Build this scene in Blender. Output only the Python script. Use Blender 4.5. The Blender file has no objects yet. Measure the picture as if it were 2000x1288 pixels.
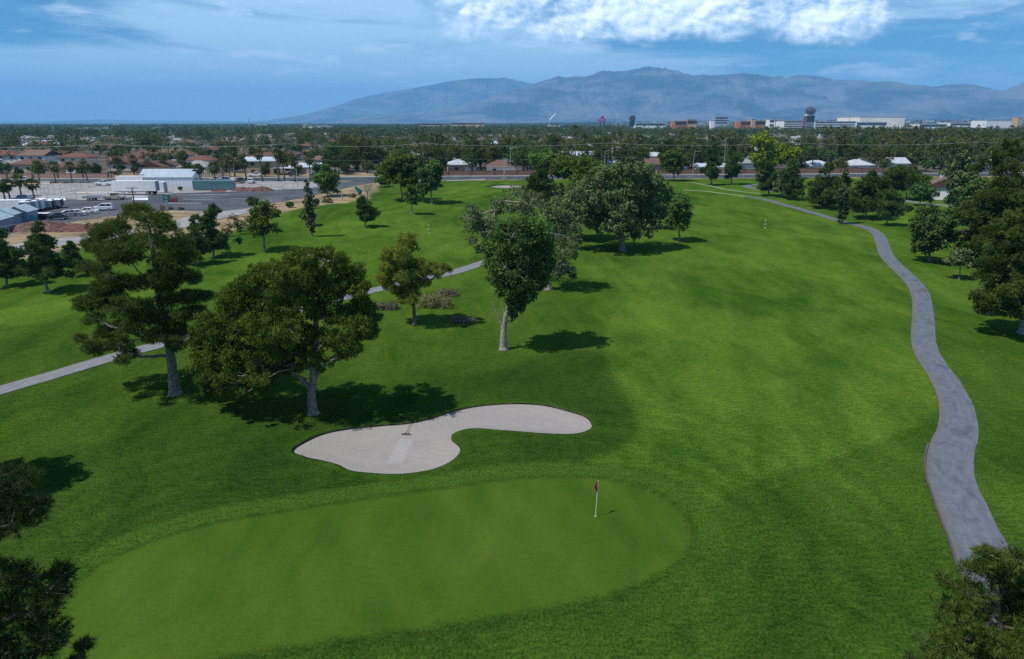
import bpy, math, random
import numpy as np
from mathutils import Vector, Matrix, geometry
SC = bpy.context.scene
COL = SC.collection
# ------------------------------------------------------------------ camera, world, sun, exposure
FP, CAMH = 1333.0, 20.0
TH = math.atan(404 / FP)
cd = bpy.data.cameras.new('camera'); cam = bpy.data.objects.new('camera', cd); COL.objects.link(cam)
cam.location = (0, 0, CAMH); cam.rotation_euler = (math.pi / 2 - TH, 0, 0)
cd.sensor_width = 36; cd.lens = 36 * FP / 2000; cd.clip_start = 0.5; cd.clip_end = 90000
SC.camera = cam
SUN_EL, SH_AZ = math.radians(59), math.radians(27)          # shadows fall to the right and a little away
TO_SUN = Vector((-math.cos(SH_AZ) * math.cos(SUN_EL), -math.sin(SH_AZ) * math.cos(SUN_EL), math.sin(SUN_EL)))
sl = bpy.data.lights.new('sun', 'SUN'); so = bpy.data.objects.new('sun', sl); COL.objects.link(so)
sl.energy = 4.2; sl.angle = math.radians(0.5); sl.color = (1.0, 0.96, 0.89)
so.rotation_euler = TO_SUN.to_track_quat('Z', 'Y').to_euler(); so.location = TO_SUN * 300
SC.view_settings.view_transform = 'Standard'; SC.view_settings.look = 'None'
SC.view_settings.exposure = 0.22; SC.view_settings.gamma = 1.0
SC.render.engine = 'CYCLES'
cy = SC.cycles
cy.max_bounces = 6; cy.diffuse_bounces = 4; cy.glossy_bounces = 2; cy.transmission_bounces = 4
cy.volume_bounces = 1; cy.transparent_max_bounces = 6; cy.caustics_reflective = False; cy.caustics_refractive = False
cy.use_denoising = False


class E:
    """small expression wrapper round math nodes"""
    def __init__(s, nt, v): s.nt, s.v = nt, v
    def _op(s, op, *a, clamp=False):
        n = s.nt.nodes.new('ShaderNodeMath'); n.operation = op; n.use_clamp = clamp
        for i, x in enumerate((s,) + a):
            x = x.v if isinstance(x, E) else x
            if isinstance(x, (int, float)): n.inputs[i].default_value = x
            else: s.nt.links.new(x, n.inputs[i])
        return E(s.nt, n.outputs[0])
    def __add__(s, o): return s._op('ADD', o)
    def __sub__(s, o): return s._op('SUBTRACT', o)
    def __rsub__(s, o): return E(s.nt, float(o))._op('SUBTRACT', s)
    def __mul__(s, o): return s._op('MULTIPLY', o)
    def __truediv__(s, o): return s._op('DIVIDE', o)
    __radd__ = __add__
    __rmul__ = __mul__
    def clamp(s): return s._op('ADD', 0.0, clamp=True)
    def pw(s, o): return s._op('POWER', o)
    def mx(s, o): return s._op('MAXIMUM', o)
    def step(s, a, b):
        n = s.nt.nodes.new('ShaderNodeMapRange'); n.interpolation_type = 'SMOOTHSTEP'
        s.nt.links.new(s.v, n.inputs[0]); n.inputs[1].default_value = a; n.inputs[2].default_value = b
        return E(s.nt, n.outputs[0])


def vec(nt, x, y, z):
    n = nt.nodes.new('ShaderNodeCombineXYZ')
    for i, q in enumerate((x, y, z)):
        q = q.v if isinstance(q, E) else q
        if isinstance(q, (int, float)): n.inputs[i].default_value = q
        else: nt.links.new(q, n.inputs[i])
    return n.outputs[0]


def noise(nt, v, scale, detail=4, rough=0.55, dist=0.0):
    n = nt.nodes.new('ShaderNodeTexNoise'); n.inputs['Scale'].default_value = scale
    n.inputs['Detail'].default_value = detail; n.inputs['Roughness'].default_value = rough
    n.inputs['Distortion'].default_value = dist
    if v is not None: nt.links.new(v, n.inputs['Vector'])
    return E(nt, n.outputs[0])


def mix(nt, f, a, b, mode='MIX'):
    n = nt.nodes.new('ShaderNodeMix'); n.data_type = 'RGBA'; n.blend_type = mode
    for q, i in ((f, 0), (a, 6), (b, 7)):
        q = q.v if isinstance(q, E) else q
        if isinstance(q, (int, float)): n.inputs[i].default_value = q
        elif isinstance(q, (tuple, list)): n.inputs[i].default_value = (*q, 1) if len(q) == 3 else q
        else: nt.links.new(q, n.inputs[i])
    return n.outputs[2]


world = bpy.data.worlds.new('World'); SC.world = world; world.use_nodes = True
nt = world.node_tree; bg = nt.nodes['Background']
sky = nt.nodes.new('ShaderNodeTexSky'); sky.sky_type = 'NISHITA'; sky.sun_disc = False
sky.sun_elevation = SUN_EL; sky.sun_rotation = math.atan2(TO_SUN.x, TO_SUN.y)
sky.altitude = 600; sky.air_density = 1.0; sky.dust_density = 0.6; sky.ozone_density = 2.5
hs = nt.nodes.new('ShaderNodeHueSaturation'); hs.inputs['Saturation'].default_value = 1.25
hs.inputs['Value'].default_value = 1.0
nt.links.new(sky.outputs[0], hs.inputs['Color'])
tc = nt.nodes.new('ShaderNodeTexCoord'); sp = nt.nodes.new('ShaderNodeSeparateXYZ')
nt.links.new(tc.outputs['Generated'], sp.inputs[0])
dx, dy_, dz = (E(nt, sp.outputs[i]) for i in range(3))
az = dx._op('ARCTAN2', dy_) * 57.2958
el = dz._op('ARCSINE') * 57.2958
# cumulus bank, high on the right of the view
nb = noise(nt, vec(nt, az * 0.15, el * 0.34, 3.2), 1.0, 3, 0.5, 0.2)
nf = noise(nt, vec(nt, az * 0.46, el * 0.64, 6.2), 1.0, 10, 0.62, 0.30)
nfs = noise(nt, vec(nt, az * 0.46 + 0.16, el * 0.64 - 0.22, 6.2), 1.0, 7, 0.60, 0.30)
env = el.step(3.6, 7.4) * az.step(-9, -4) * (1 - az.step(26.0, 30.5))
fade_up = 1 - el.step(14, 30)
cum = (nb * 0.55 + nf * 0.45 + env * 0.25 * fade_up - 0.26 * (1 - env)).step(0.52, 0.82)
light = ((nf - nfs) * 2.4 + (nf - 0.5) * 1.2 + (nb - 0.5) * 1.2 + 0.52).clamp()
# scattered puffs
n2 = noise(nt, vec(nt, az * 0.20, el * 0.75, 2.4), 1.0, 9, 0.6, 0.3)
puf = n2.step(0.54, 0.72) * el.step(0.8, 3.0) * (1 - el.step(8, 20)) * 0.62
# thin veil, stronger to the left
n3 = noise(nt, vec(nt, az * 0.05 + el * 0.10, el * 0.30, 1.3), 1.0, 6, 0.6, 0.5)
veil = (n3 + (1 - az.step(-8, 22)) * 0.12 + (1 - el.step(0.5, 5)) * 0.16 - (1 - az.step(-36, -20)) * el.step(3.5, 6.5) * 0.22).step(0.40, 0.66) * (1 - el.step(20, 50) * 0.6) * 0.9
skyc = mix(nt, veil, mix(nt, 1.0, hs.outputs[0], (0.46, 1.0, 1.28), 'MULTIPLY'), (9.2, 13.4, 16.8))
skyc = mix(nt, puf, skyc, (14.0, 16.5, 19.5))
cc = mix(nt, light, (8.0, 12.0, 17.0), (25.0, 26.5, 28.0))
skyc = mix(nt, cum * 0.93, skyc, cc)
nt.links.new(skyc, bg.inputs['Color']); bg.inputs['Strength'].default_value = 0.06


# ------------------------------------------------------------------ picture <-> world
def ray(px, py):
    a, b = (px - 1000) / FP, (644 - py) / FP
    return np.array((a, math.cos(TH) + b * math.sin(TH), -math.sin(TH) + b * math.cos(TH)))


def P(px, py, Y):
    d = ray(px, py); t = Y / d[1]
    return np.array((0, 0, CAMH)) + d * t


def G0(px, py):
    d = ray(px, py); t = -CAMH / d[2]
    return (d[0] * t, d[1] * t)


def poly_sd(X, Y, poly):
    """signed distance (negative inside) of points to a polygon"""
    X = np.asarray(X, float); Y = np.asarray(Y, float)
    d = np.full(X.shape, 1e18); ins = np.zeros(X.shape, bool)
    n = len(poly)
    for i in range(n):
        x1, y1 = poly[i]; x2, y2 = poly[(i + 1) % n]
        ex, ey = x2 - x1, y2 - y1
        t = np.clip(((X - x1) * ex + (Y - y1) * ey) / (ex * ex + ey * ey + 1e-12), 0, 1)
        d = np.minimum(d, (X - x1 - t * ex) ** 2 + (Y - y1 - t * ey) ** 2)
        c = ((y1 > Y) != (y2 > Y)) & (X < (x2 - x1) * (Y - y1) / ((y2 - y1) if y2 != y1 else 1e-12) + x1)
        ins ^= c
    d = np.sqrt(d)
    return np.where(ins, -d, d)


def smooth(pts, closed=False, sub=6):
    p = [np.array(q, float) for q in pts]; n = len(p); out = []
    for i in range(n if closed else n - 1):
        if closed: a, b, c, d = p[(i - 1) % n], p[i], p[(i + 1) % n], p[(i + 2) % n]
        else: a, b, c, d = p[max(i - 1, 0)], p[i], p[i + 1], p[min(i + 2, n - 1)]
        for k in range(sub):
            t = k / sub
            out.append(0.5 * (2 * b + (c - a) * t + (2 * a - 5 * b + 4 * c - d) * t * t + (3 * b - a - 3 * c + d) * t ** 3))
    if not closed: out.append(p[-1])
    return np.array(out)


def sstep(x, a, b):
    t = np.clip((x - a) / (b - a), 0, 1); return t * t * (3 - 2 * t)


GREEN = smooth([G0(*q) for q in [(125, 1195), (165, 1130), (250, 1078), (400, 1032), (600, 1000), (850, 964), (1000, 944), (1100, 938),
    (1200, 945), (1290, 975), (1338, 1020), (1350, 1062), (1320, 1105), (1250, 1148), (1150, 1182), (1000, 1212), (800, 1243),
    (560, 1272), (300, 1305), (170, 1310), (110, 1265)]], True, 5)
BUNKER = smooth([G0(*q) for q in [(572, 882), (612, 857), (648, 845), (702, 836), (756, 831), (799, 827), (846, 816), (886, 803),
    (936, 793), (1001, 789), (1062, 793), (1116, 807), (1145, 818), (1156, 834), (1148, 845), (1116, 853), (1044, 853), (972, 848),
    (936, 843), (907, 845), (886, 855), (882, 868), (895, 882), (900, 893), (889, 906), (864, 918), (828, 927), (774, 932),
    (720, 929), (684, 924), (662, 913), (630, 904), (594, 896)]], True, 4)
FARBUNK = smooth([G0(*q) for q in [(957, 364.5), (970, 361.8), (992, 361), (1012, 362), (1021, 364), (1012, 366.4), (990, 368), (968, 367)]], True, 4)
GOLF = np.array([G0(*q) for q in [(-500, 560), (0, 512), (120, 497), (200, 472), (300, 462), (380, 470), (450, 458), (520, 436),
    (560, 416), (610, 402), (680, 396), (722, 388), (735, 366), (760, 358), (870, 353), (1000, 352), (1300, 350), (1500, 348.5), (1800, 347),
    (2400, 346)]] + [(330, -90), (-260, -90)])
FAIR_R = smooth([G0(*q) for q in [(1180, 690), (1200, 740), (1240, 825), (1222, 870), (1150, 905), (1060, 925), (1180, 935), (1300, 965),
    (1370, 1030), (1440, 960), (1650, 895), (1835, 800), (1800, 690), (1775, 580), (1700, 480), (1600, 425), (1480, 388), (1360, 383),
    (1370, 470), (1260, 545), (1190, 620)]], True, 4)
FAIR_L = smooth([G0(*q) for q in [(-200, 620), (0, 640), (150, 625), (420, 590), (720, 545), (930, 500), (890, 430), (950, 385), (1020, 360),
    (880, 356), (780, 385), (690, 405), (610, 440), (550, 480), (420, 520), (250, 550), (100, 590)]], True, 4)


def terrain(x, y):
    x = np.asarray(x, float); y = np.asarray(y, float)
    w = (1 - sstep(np.hypot(x, y - 60), 90, 190)) * 1.0
    h = w * (0.22 * np.sin(x / 8.5 + 1.0 + y / 31) * np.sin(y / 10.5 + x / 40) + 0.22 * np.sin(x / 17 + y / 23))
    mx, my = G0(655, 420)
    h = h + 1.3 * np.exp(-(((x - mx) / 15) ** 2 + ((y - my) / 9) ** 2))
    for px, py, a, sx, sy in ((820, 395, 0.7, 16, 10), (560, 480, 0.5, 14, 7), (900, 450, -0.4, 18, 10), (1380, 545, 0.35, 12, 9), (1120, 600, 0.4, 9, 8),
                              (960, 880, 0.5, 4.0, 2.6), (300, 560, 0.4, 13, 7), (1500, 420, 0.4, 18, 9)):
        qx, qy = G0(px, py); h = h + a * np.exp(-(((x - qx) / sx) ** 2 + ((y - qy) / sy) ** 2))
    d = np.hypot(x, y)
    h = h + np.maximum(0, d - 2600) * 0.0085 * sstep(np.arctan2(x, np.maximum(y, 1)) * 57.3, -8, 24) * (1 - 0.35 * sstep(d, 5000, 11000))
    return h


def tz(x, y): return float(terrain(np.array([x]), np.array([y]))[0])


def G(px, py):
    d = ray(px, py); z = 0.0
    for _ in range(6):
        t = (z - CAMH) / d[2]; x, y = d[0] * t, d[1] * t; z = tz(x, y)
    return np.array((x, y, z))


# ------------------------------------------------------------------ helpers
def tag(o, label, cat, group=None, kind=None):
    o['label'] = label; o['category'] = cat
    if group: o['group'] = group
    if kind: o['kind'] = kind
    return o


def empty(name, loc, label, cat, group=None, rz=0.0):
    o = bpy.data.objects.new(name, None); COL.objects.link(o); o.location = loc; o.rotation_euler = (0, 0, rz)
    o.empty_display_size = 0.5
    return tag(o, label, cat, group)


def mesh(name, V, F, mats, mi=None, tint=None, smoothf=False):
    """V (n,3); F list of index arrays (m,3)/(m,4); mi material index per face; tint float per face"""
    me = bpy.data.meshes.new(name); V = np.asarray(V, np.float32).reshape(-1, 3)
    F = [np.asarray(f, np.int32) for f in F if len(f)]
    me.vertices.add(len(V)); me.vertices.foreach_set('co', V.ravel())
    li = np.concatenate([f.ravel() for f in F]); tot = np.concatenate([np.full(len(f), f.shape[1], np.int32) for f in F])
    st = np.concatenate(([0], np.cumsum(tot)[:-1])).astype(np.int32)
    me.loops.add(len(li)); me.loops.foreach_set('vertex_index', li)
    me.polygons.add(len(tot)); me.polygons.foreach_set('loop_start', st); me.polygons.foreach_set('loop_total', tot)
    for m in (mats if isinstance(mats, (list, tuple)) else [mats]): me.materials.append(m)
    if mi is not None: me.polygons.foreach_set('material_index', np.asarray(mi, np.int32))
    me.polygons.foreach_set('use_smooth', np.full(len(tot), bool(smoothf)))
    if tint is not None:
        a = me.attributes.new('tint', 'FLOAT', 'FACE'); a.data.foreach_set('value', np.asarray(tint, np.float32))
    me.update(calc_edges=True)
    return me


def link(name, me, parent=None, loc=None):
    o = bpy.data.objects.new(name, me); COL.objects.link(o)
    if parent is not None: o.parent = parent
    if loc is not None: o.location = loc
    return o


class MB:
    """collects boxes, prisms and tubes into one mesh"""
    def __init__(s): s.v, s.f3, s.f4, s.fn = [], [], [], []
    def n(s): return len(s.v)
    def poly(s, idx):
        (s.f3 if len(idx) == 3 else s.f4 if len(idx) == 4 else s.fn).append(tuple(idx)); return s
    def box(s, c, d, rz=0.0, taper=1.0):
        b = s.n(); cx, cyy, cz = c; hx, hy, hz = d[0] / 2, d[1] / 2, d[2] / 2; ca, sa = math.cos(rz), math.sin(rz)
        for z, k in ((-hz, 1.0), (hz, taper)):
            for x, y in ((-hx, -hy), (hx, -hy), (hx, hy), (-hx, hy)):
                s.v.append((cx + (x * ca - y * sa) * k, cyy + (x * sa + y * ca) * k, cz + z))
        for q in ((3, 2, 1, 0), (4, 5, 6, 7), (0, 1, 5, 4), (1, 2, 6, 5), (2, 3, 7, 6), (3, 0, 4, 7)): s.f4.append(tuple(b + i for i in q))
        return s
    def prism(s, prof, y0, y1, axis='y'):
        """profile of (u,z) pushed along y (or x)"""
        b = s.n(); n = len(prof)
        for yy in (y0, y1):
            for u, z in prof: s.v.append((u, yy, z) if axis == 'y' else (yy, u, z))
        s.poly(tuple(b + i for i in range(n))); s.poly(tuple(b + n + i for i in reversed(range(n))))
        for i in range(n): s.f4.append((b + i, b + n + i, b + n + (i + 1) % n, b + (i + 1) % n))
        return s
    def tube(s, pts, rad, k=6, cap=True):
        pts = [np.array(p, float) for p in pts]; b = s.n(); n = len(pts)
        if np.isscalar(rad): rad = [rad] * n
        for i, p in enumerate(pts):
            t = pts[min(i + 1, n - 1)] - pts[max(i - 1, 0)]; t = t / (np.linalg.norm(t) + 1e-9)
            a = np.cross(t, (0, 0, 1) if abs(t[2]) < 0.9 else (1, 0, 0)); a /= np.linalg.norm(a); c = np.cross(t, a)
            for j in range(k):
                g = 2 * math.pi * j / k; s.v.append(tuple(p + rad[i] * (a * math.cos(g) + c * math.sin(g))))
        for i in range(n - 1):
            for j in range(k): s.f4.append((b + i * k + j, b + i * k + (j + 1) % k, b + (i + 1) * k + (j + 1) % k, b + (i + 1) * k + j))
        if cap: s.poly(tuple(b + j for j in reversed(range(k)))); s.poly(tuple(b + (n - 1) * k + j for j in range(k)))
        return s
    def disc(s, c, r, w, axis='y', k=14):
        """a short closed cylinder about an axis"""
        d = {'x': (1, 0, 0), 'y': (0, 1, 0), 'z': (0, 0, 1)}[axis]; c = np.array(c, float); d = np.array(d) * w / 2
        return s.tube([c - d, c + d], r, k)
    def mesh(s, name, mat, smoothf=False):
        me = bpy.data.meshes.new(name); me.from_pydata([tuple(map(float, q)) for q in s.v], [], s.f3 + s.f4 + s.fn)
        for m in (mat if isinstance(mat, (list, tuple)) else [mat]): me.materials.append(m)
        if smoothf: me.polygons.foreach_set('use_smooth', np.full(len(me.polygons), True))
        return me
    def build(s, name, mat, parent=None, loc=None, smoothf=False): return link(name, s.mesh(name, mat, smoothf), parent, loc)


def dup(root, loc, rz=0.0, scale=None, label=None, group=None, cat=None):
    r = root.copy(); COL.objects.link(r); r.location = loc; r.rotation_euler = (0, 0, rz)
    if scale is not None: r.scale = scale
    if label: r['label'] = label
    if group: r['group'] = group
    for ch in list(root.children):
        c = ch.copy(); COL.objects.link(c); c.parent = r
        for g in ch.children:
            q = g.copy(); COL.objects.link(q); q.parent = c
    return r


# ------------------------------------------------------------------ materials
def pmat(name, col, rough=0.7, nscale=None, amt=0.25, metal=0.0, bump=0.0, spec=0.3, col2=None, detail=5):
    m = bpy.data.materials.new(name); m.use_nodes = True; t = m.node_tree; b = t.nodes['Principled BSDF']
    b.inputs['Roughness'].default_value = rough; b.inputs['Metallic'].default_value = metal
    b.inputs['Specular IOR Level'].default_value = spec
    b.inputs['Base Color'].default_value = (*col, 1)
    if nscale:
        g = t.nodes.new('ShaderNodeTexCoord')
        f = noise(t, g.outputs['Object'], nscale, detail, 0.6)
        c2 = col2 or tuple(max(0.0, c * (1 - amt)) for c in col); c1 = col if col2 else tuple(min(1, c * (1 + amt)) for c in col)
        t.links.new(mix(t, f.step(0.32, 0.68), c2, c1), b.inputs['Base Color'])
        if bump:
            bn = t.nodes.new('ShaderNodeBump'); bn.inputs['Strength'].default_value = bump; bn.inputs['Distance'].default_value = 0.05
            t.links.new(f.v, bn.inputs['Height']); t.links.new(bn.outputs[0], b.inputs['Normal'])
    return m


def leafmat(name, ca, cb, trans=0.25, rnd=0.0):
    m = bpy.data.materials.new(name); m.use_nodes = True; t = m.node_tree; t.nodes.remove(t.nodes['Principled BSDF'])
    out = t.nodes['Material Output']; at = t.nodes.new('ShaderNodeAttribute'); at.attribute_name = 'tint'
    f = E(t, at.outputs['Fac'])
    c = mix(t, f, ca, cb)
    if rnd:
        oi = t.nodes.new('ShaderNodeObjectInfo'); h = t.nodes.new('ShaderNodeHueSaturation')
        r = E(t, oi.outputs['Random'])
        t.links.new((r * 0.05 * rnd + (0.5 - 0.025 * rnd)).v, h.inputs['Hue'])
        t.links.new(((r * 7.31)._op('FRACT') * 0.7 * rnd + (1 - 0.35 * rnd)).v, h.inputs['Value'])
        t.links.new(c, h.inputs['Color']); c = h.outputs[0]
    d = t.nodes.new('ShaderNodeBsdfDiffuse'); tr = t.nodes.new('ShaderNodeBsdfTranslucent'); ms = t.nodes.new('ShaderNodeMixShader')
    t.links.new(c, d.inputs[0]); t.links.new(c, tr.inputs[0]); ms.inputs[0].default_value = trans
    t.links.new(d.outputs[0], ms.inputs[1]); t.links.new(tr.outputs[0], ms.inputs[2]); t.links.new(ms.outputs[0], out.inputs[0])
    return m


M = {}
M['bark'] = pmat('bark', (0.13, 0.105, 0.08), 0.9, 6, 0.45, bump=0.6)
M['pale_bark'] = pmat('pale_bark', (0.34, 0.33, 0.29), 0.85, 3.5, bump=0.5, col2=(0.16, 0.15, 0.125))
M['grey_bark'] = pmat('grey_bark', (0.24, 0.22, 0.195), 0.9, 4, bump=0.5, col2=(0.11, 0.10, 0.085))
M['dead_wood'] = pmat('dead_wood', (0.30, 0.26, 0.21), 0.9, 5, 0.3)
M['pine'] = leafmat('pine_needles', (0.034, 0.068, 0.014), (0.170, 0.232, 0.040), 0.3)
M['pine_corner_shade'] = leafmat('shade_darkened_needles', (0.020, 0.042, 0.013), (0.062, 0.095, 0.024), 0.2)  # lower-left pine only: vignette and shade put into the needle colour
M['pine_dark'] = leafmat('dark_pine_needles', (0.042, 0.090, 0.024), (0.143, 0.225, 0.048), 0.28)
M['pine_yellow'] = leafmat('yellowing_needles', (0.112, 0.150, 0.024), (0.390, 0.413, 0.060), 0.25)
M['mesq'] = leafmat('feathery_leaves', (0.045, 0.085, 0.012), (0.150, 0.205, 0.028), 0.32)
M['ever'] = leafmat('glossy_leaves', (0.036, 0.084, 0.020), (0.125, 0.200, 0.046), 0.22)
M['olive'] = leafmat('grey_green_leaves', (0.068, 0.111, 0.038), (0.188, 0.255, 0.093), 0.25)
M['dead'] = leafmat('dry_twigs_leaves', (0.081, 0.064, 0.046), (0.218, 0.184, 0.132), 0.25)
M['green'] = leafmat('green_leaves', (0.051, 0.111, 0.021), (0.158, 0.262, 0.048), 0.3)
M['lime'] = leafmat('lime_leaves', (0.127, 0.190, 0.014), (0.310, 0.414, 0.034), 0.35)
M['cyp'] = leafmat('cypress_leaves', (0.036, 0.069, 0.021), (0.128, 0.158, 0.054), 0.15)
M['cypdry'] = leafmat('dry_cypress_leaves', (0.048, 0.069, 0.027), (0.173, 0.177, 0.083), 0.15)
M['scrub'] = leafmat('desert_scrub', (0.098, 0.092, 0.032), (0.276, 0.230, 0.086), 0.2)
M['far_leaf'] = leafmat('town_tree_leaves', (0.030, 0.060, 0.017), (0.113, 0.155, 0.039), 0.25, 1.0)
M['far_leaf2'] = leafmat('far_canopy', (0.028, 0.053, 0.017), (0.113, 0.144, 0.041), 0.2)
M['far_pine'] = leafmat('town_pine_needles', (0.039, 0.069, 0.016), (0.144, 0.178, 0.032), 0.2, 1.0)
M['palm'] = leafmat('palm_fronds', (0.041, 0.069, 0.018), (0.172, 0.201, 0.057), 0.25, 0.6)
M['palm_dead'] = leafmat('dead_palm_fronds', (0.103, 0.075, 0.040), (0.241, 0.184, 0.103), 0.15)
M['white'] = pmat('white_paint', (0.78, 0.78, 0.76), 0.5, 0.8, 0.08)
M['metal'] = pmat('galvanised_steel', (0.42, 0.44, 0.45), 0.45, 3, 0.15, metal=0.5)
M['dark'] = pmat('dark_rubber', (0.018, 0.018, 0.02), 0.8)
M['glass'] = pmat('dark_glass', (0.02, 0.025, 0.03), 0.08, spec=0.6)
M['black'] = pmat('black_paint', (0.02, 0.02, 0.022), 0.5)
M['red_lamp'] = pmat('red_lens', (0.4, 0.02, 0.02), 0.3)
M['clear_lamp'] = pmat('clear_lens', (0.7, 0.7, 0.68), 0.2)
M['wood_pole'] = pmat('weathered_pole_wood', (0.13, 0.10, 0.075), 0.9, 3, 0.3)
M['concrete'] = pmat('concrete', (0.38, 0.37, 0.35), 0.9, 1.2, 0.15)
# ------------------------------------------------------------------ ground
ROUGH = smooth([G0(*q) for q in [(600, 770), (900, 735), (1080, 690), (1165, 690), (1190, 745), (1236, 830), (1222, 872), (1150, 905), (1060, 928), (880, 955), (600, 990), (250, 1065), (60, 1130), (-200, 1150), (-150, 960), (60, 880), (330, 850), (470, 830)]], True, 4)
def zones(x, y):
    n = x.shape[0]; z = np.zeros((n, 4), np.float32)
    near = (np.abs(x) < 420) & (y > -95) & (y < 420)
    xs, ys = x[near], y[near]
    q = np.zeros((near.sum(), 4), np.float32)
    dg = poly_sd(xs, ys, GREEN); q[:, 0] = 1 - sstep(dg, -0.18, 0.18)
    ring = sstep(dg, 0.1, 0.35) * (1 - sstep(dg, 1.5, 1.9))
    fr = poly_sd(xs, ys, FAIR_R); fl = poly_sd(xs, ys, FAIR_L)
    q[:, 1] = np.maximum(1 - sstep(fr, -0.5, 0.6), (1 - sstep(fl, -1.5, 1.5)) * 1.0) * sstep(dg, 1.6, 2.2)
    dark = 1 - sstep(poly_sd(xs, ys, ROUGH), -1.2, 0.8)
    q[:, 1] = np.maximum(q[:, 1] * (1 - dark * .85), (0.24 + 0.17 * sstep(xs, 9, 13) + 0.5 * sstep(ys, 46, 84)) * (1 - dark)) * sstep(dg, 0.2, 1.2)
    q[:, 3] = ring * sstep(ys, 25, 31)
    for px, py, r, a in ((612, 808, 2.6, .42), (342, 770, 1.5, .3), (983, 683, .9, .55), (810, 636, .8, .3), (1217, 490, 2.6, .35), (1066, 566, 1.4, .3), (519, 490, 1.0, .4), (95, 571, 1.2, .3), (1815, 512, 1.2, .35), (1993, 652, 1.4, .35)):
        bx, by = G0(px, py); dd = np.hypot(xs - bx, ys - by); q[:, 2] = np.maximum(q[:, 2], a * (1 - sstep(dd, r * .25, r)) * (0.75 + .25 * np.sin(xs * 5) * np.sin(ys * 4)))
    q[:, 2] = sstep(poly_sd(xs, ys, GOLF) + 0.9 * np.sin(xs * .9 + ys * .3) + 0.7 * np.sin(ys * 1.3), -1.2, 1.2)
    z[~near, 2] = 1; z[near] = q
    return z


def turf_material():
    m = bpy.data.materials.new('turf'); m.use_nodes = True; t = m.node_tree; b = t.nodes['Principled BSDF']
    b.inputs['Roughness'].default_value = 0.9; b.inputs['Specular IOR Level'].default_value = 0.0
    a = t.nodes.new('ShaderNodeAttribute'); a.attribute_name = 'zone'
    s = t.nodes.new('ShaderNodeSeparateColor'); t.links.new(a.outputs['Color'], s.inputs[0])
    zg, zf, zd = (E(t, s.outputs[i]) for i in range(3)); zr = E(t, a.outputs['Alpha'])
    ge = t.nodes.new('ShaderNodeNewGeometry'); pos = ge.outputs['Position']
    sx = t.nodes.new('ShaderNodeSeparateXYZ'); t.links.new(pos, sx.inputs[0])
    X, Y, Z = (E(t, sx.outputs[i]) for i in range(3))
    big = noise(t, vec(t, X * 0.085, Y * 0.045, 0.0), 1.0, 4, 0.55, 0.6)
    med = noise(t, vec(t, X * 0.36, Y * 0.15, 4.0), 1.0, 6, 0.68, 0.5)
    fine = noise(t, vec(t, X * 8.5, Y * 6.0, 0.0), 1.0, 4, 0.7)
    grain = noise(t, vec(t, X * 24.0, Y * 17.0, 2.0), 1.0, 2, 0.7)
    blades = noise(t, vec(t, X * 1.4, Y * 3.2, 7.0), 1.0, 4, 0.7)
    var = (big - 0.5) * 1.0 + (med - 0.5) * 0.8 + (blades - 0.5) * 0.35
    pf = (var * 1.9 + 0.5).clamp()
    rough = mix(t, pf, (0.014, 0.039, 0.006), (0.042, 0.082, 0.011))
    fair = mix(t, pf, (0.027, 0.074, 0.008), (0.094, 0.158, 0.018))
    grn = mix(t, ((big - 0.5) * 1.3 + (med - 0.5) * 1.9 + 0.5).clamp(), (0.034, 0.078, 0.009), (0.068, 0.116, 0.014))
    col = mix(t, zf, rough, fair)
    col = mix(t, zr * 0.6, col, (0.055, 0.110, 0.014))
    col = mix(t, zg, col, grn)
    # worn yellow flecks and clippings
    fl = noise(t, vec(t, X * 2.2, Y * 2.6, 11.0), 1.0, 6, 0.8).step(0.66, 0.78) * (1 - zg) * 0.45
    col = mix(t, fl, col, (0.15, 0.17, 0.05))
    at2 = t.nodes.new('ShaderNodeAttribute'); at2.attribute_name = 'mow'; mw = E(t, at2.outputs['Fac'])
    band = ((mw * 3.1)._op('SINE') * (mw.step(1.6, 3.0)) * (1 - mw.step(9, 15)) * 0.07 + ((X * 0.96 - Y * 0.28) * 1.15)._op('SINE') * zf * 0.05 + ((X * 0.85 + Y * 0.5) * 2.4)._op('SINE') * zg * 0.035) * (med * 1.4)
    g = band + ((fine - 0.5) * 2.6 + (grain - 0.5) * 1.8 + (blades - 0.5) * 0.8) * (1 - zg * 0.72)
    mul = mix(t, (g + 0.5).clamp(), (0.35, 0.38, 0.35), (1.65, 1.62, 1.55))
    col = mix(t, 1.0, col, mul, 'MULTIPLY')
    dn = noise(t, vec(t, X * 0.12, Y * 0.2, 5.0), 1.0, 6, 0.65)
    dn2 = noise(t, vec(t, X * 0.02, Y * 0.03, 1.0), 1.0, 4, 0.6)
    dirt = mix(t, dn.step(0.35, 0.65), (0.17, 0.13, 0.085), (0.33, 0.26, 0.16))
    dirt = mix(t, (dn - 0.05).step(0.5, 0.6) * 0.75, dirt, (0.30, 0.22, 0.05))
    far = (Y._op('GREATER_THAN', 290.0))
    dirt = mix(t, far, dirt, mix(t, dn2.step(0.4, 0.6), (0.075, 0.068, 0.058), (0.14, 0.12, 0.10)))
    t.links.new(mix(t, zd, col, dirt), b.inputs['Base Color'])
    bn = t.nodes.new('ShaderNodeBump'); bn.inputs['Distance'].default_value = 0.08
    t.links.new(((1 - zg * 0.85) * 0.55).v, bn.inputs['Strength']); t.links.new((fine * 0.6 + grain * 0.5 + blades * 0.3).v, bn.inputs['Height'])
    t.links.new(bn.outputs[0], b.inputs['Normal'])
    return m


M['turf'] = turf_material()


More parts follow.
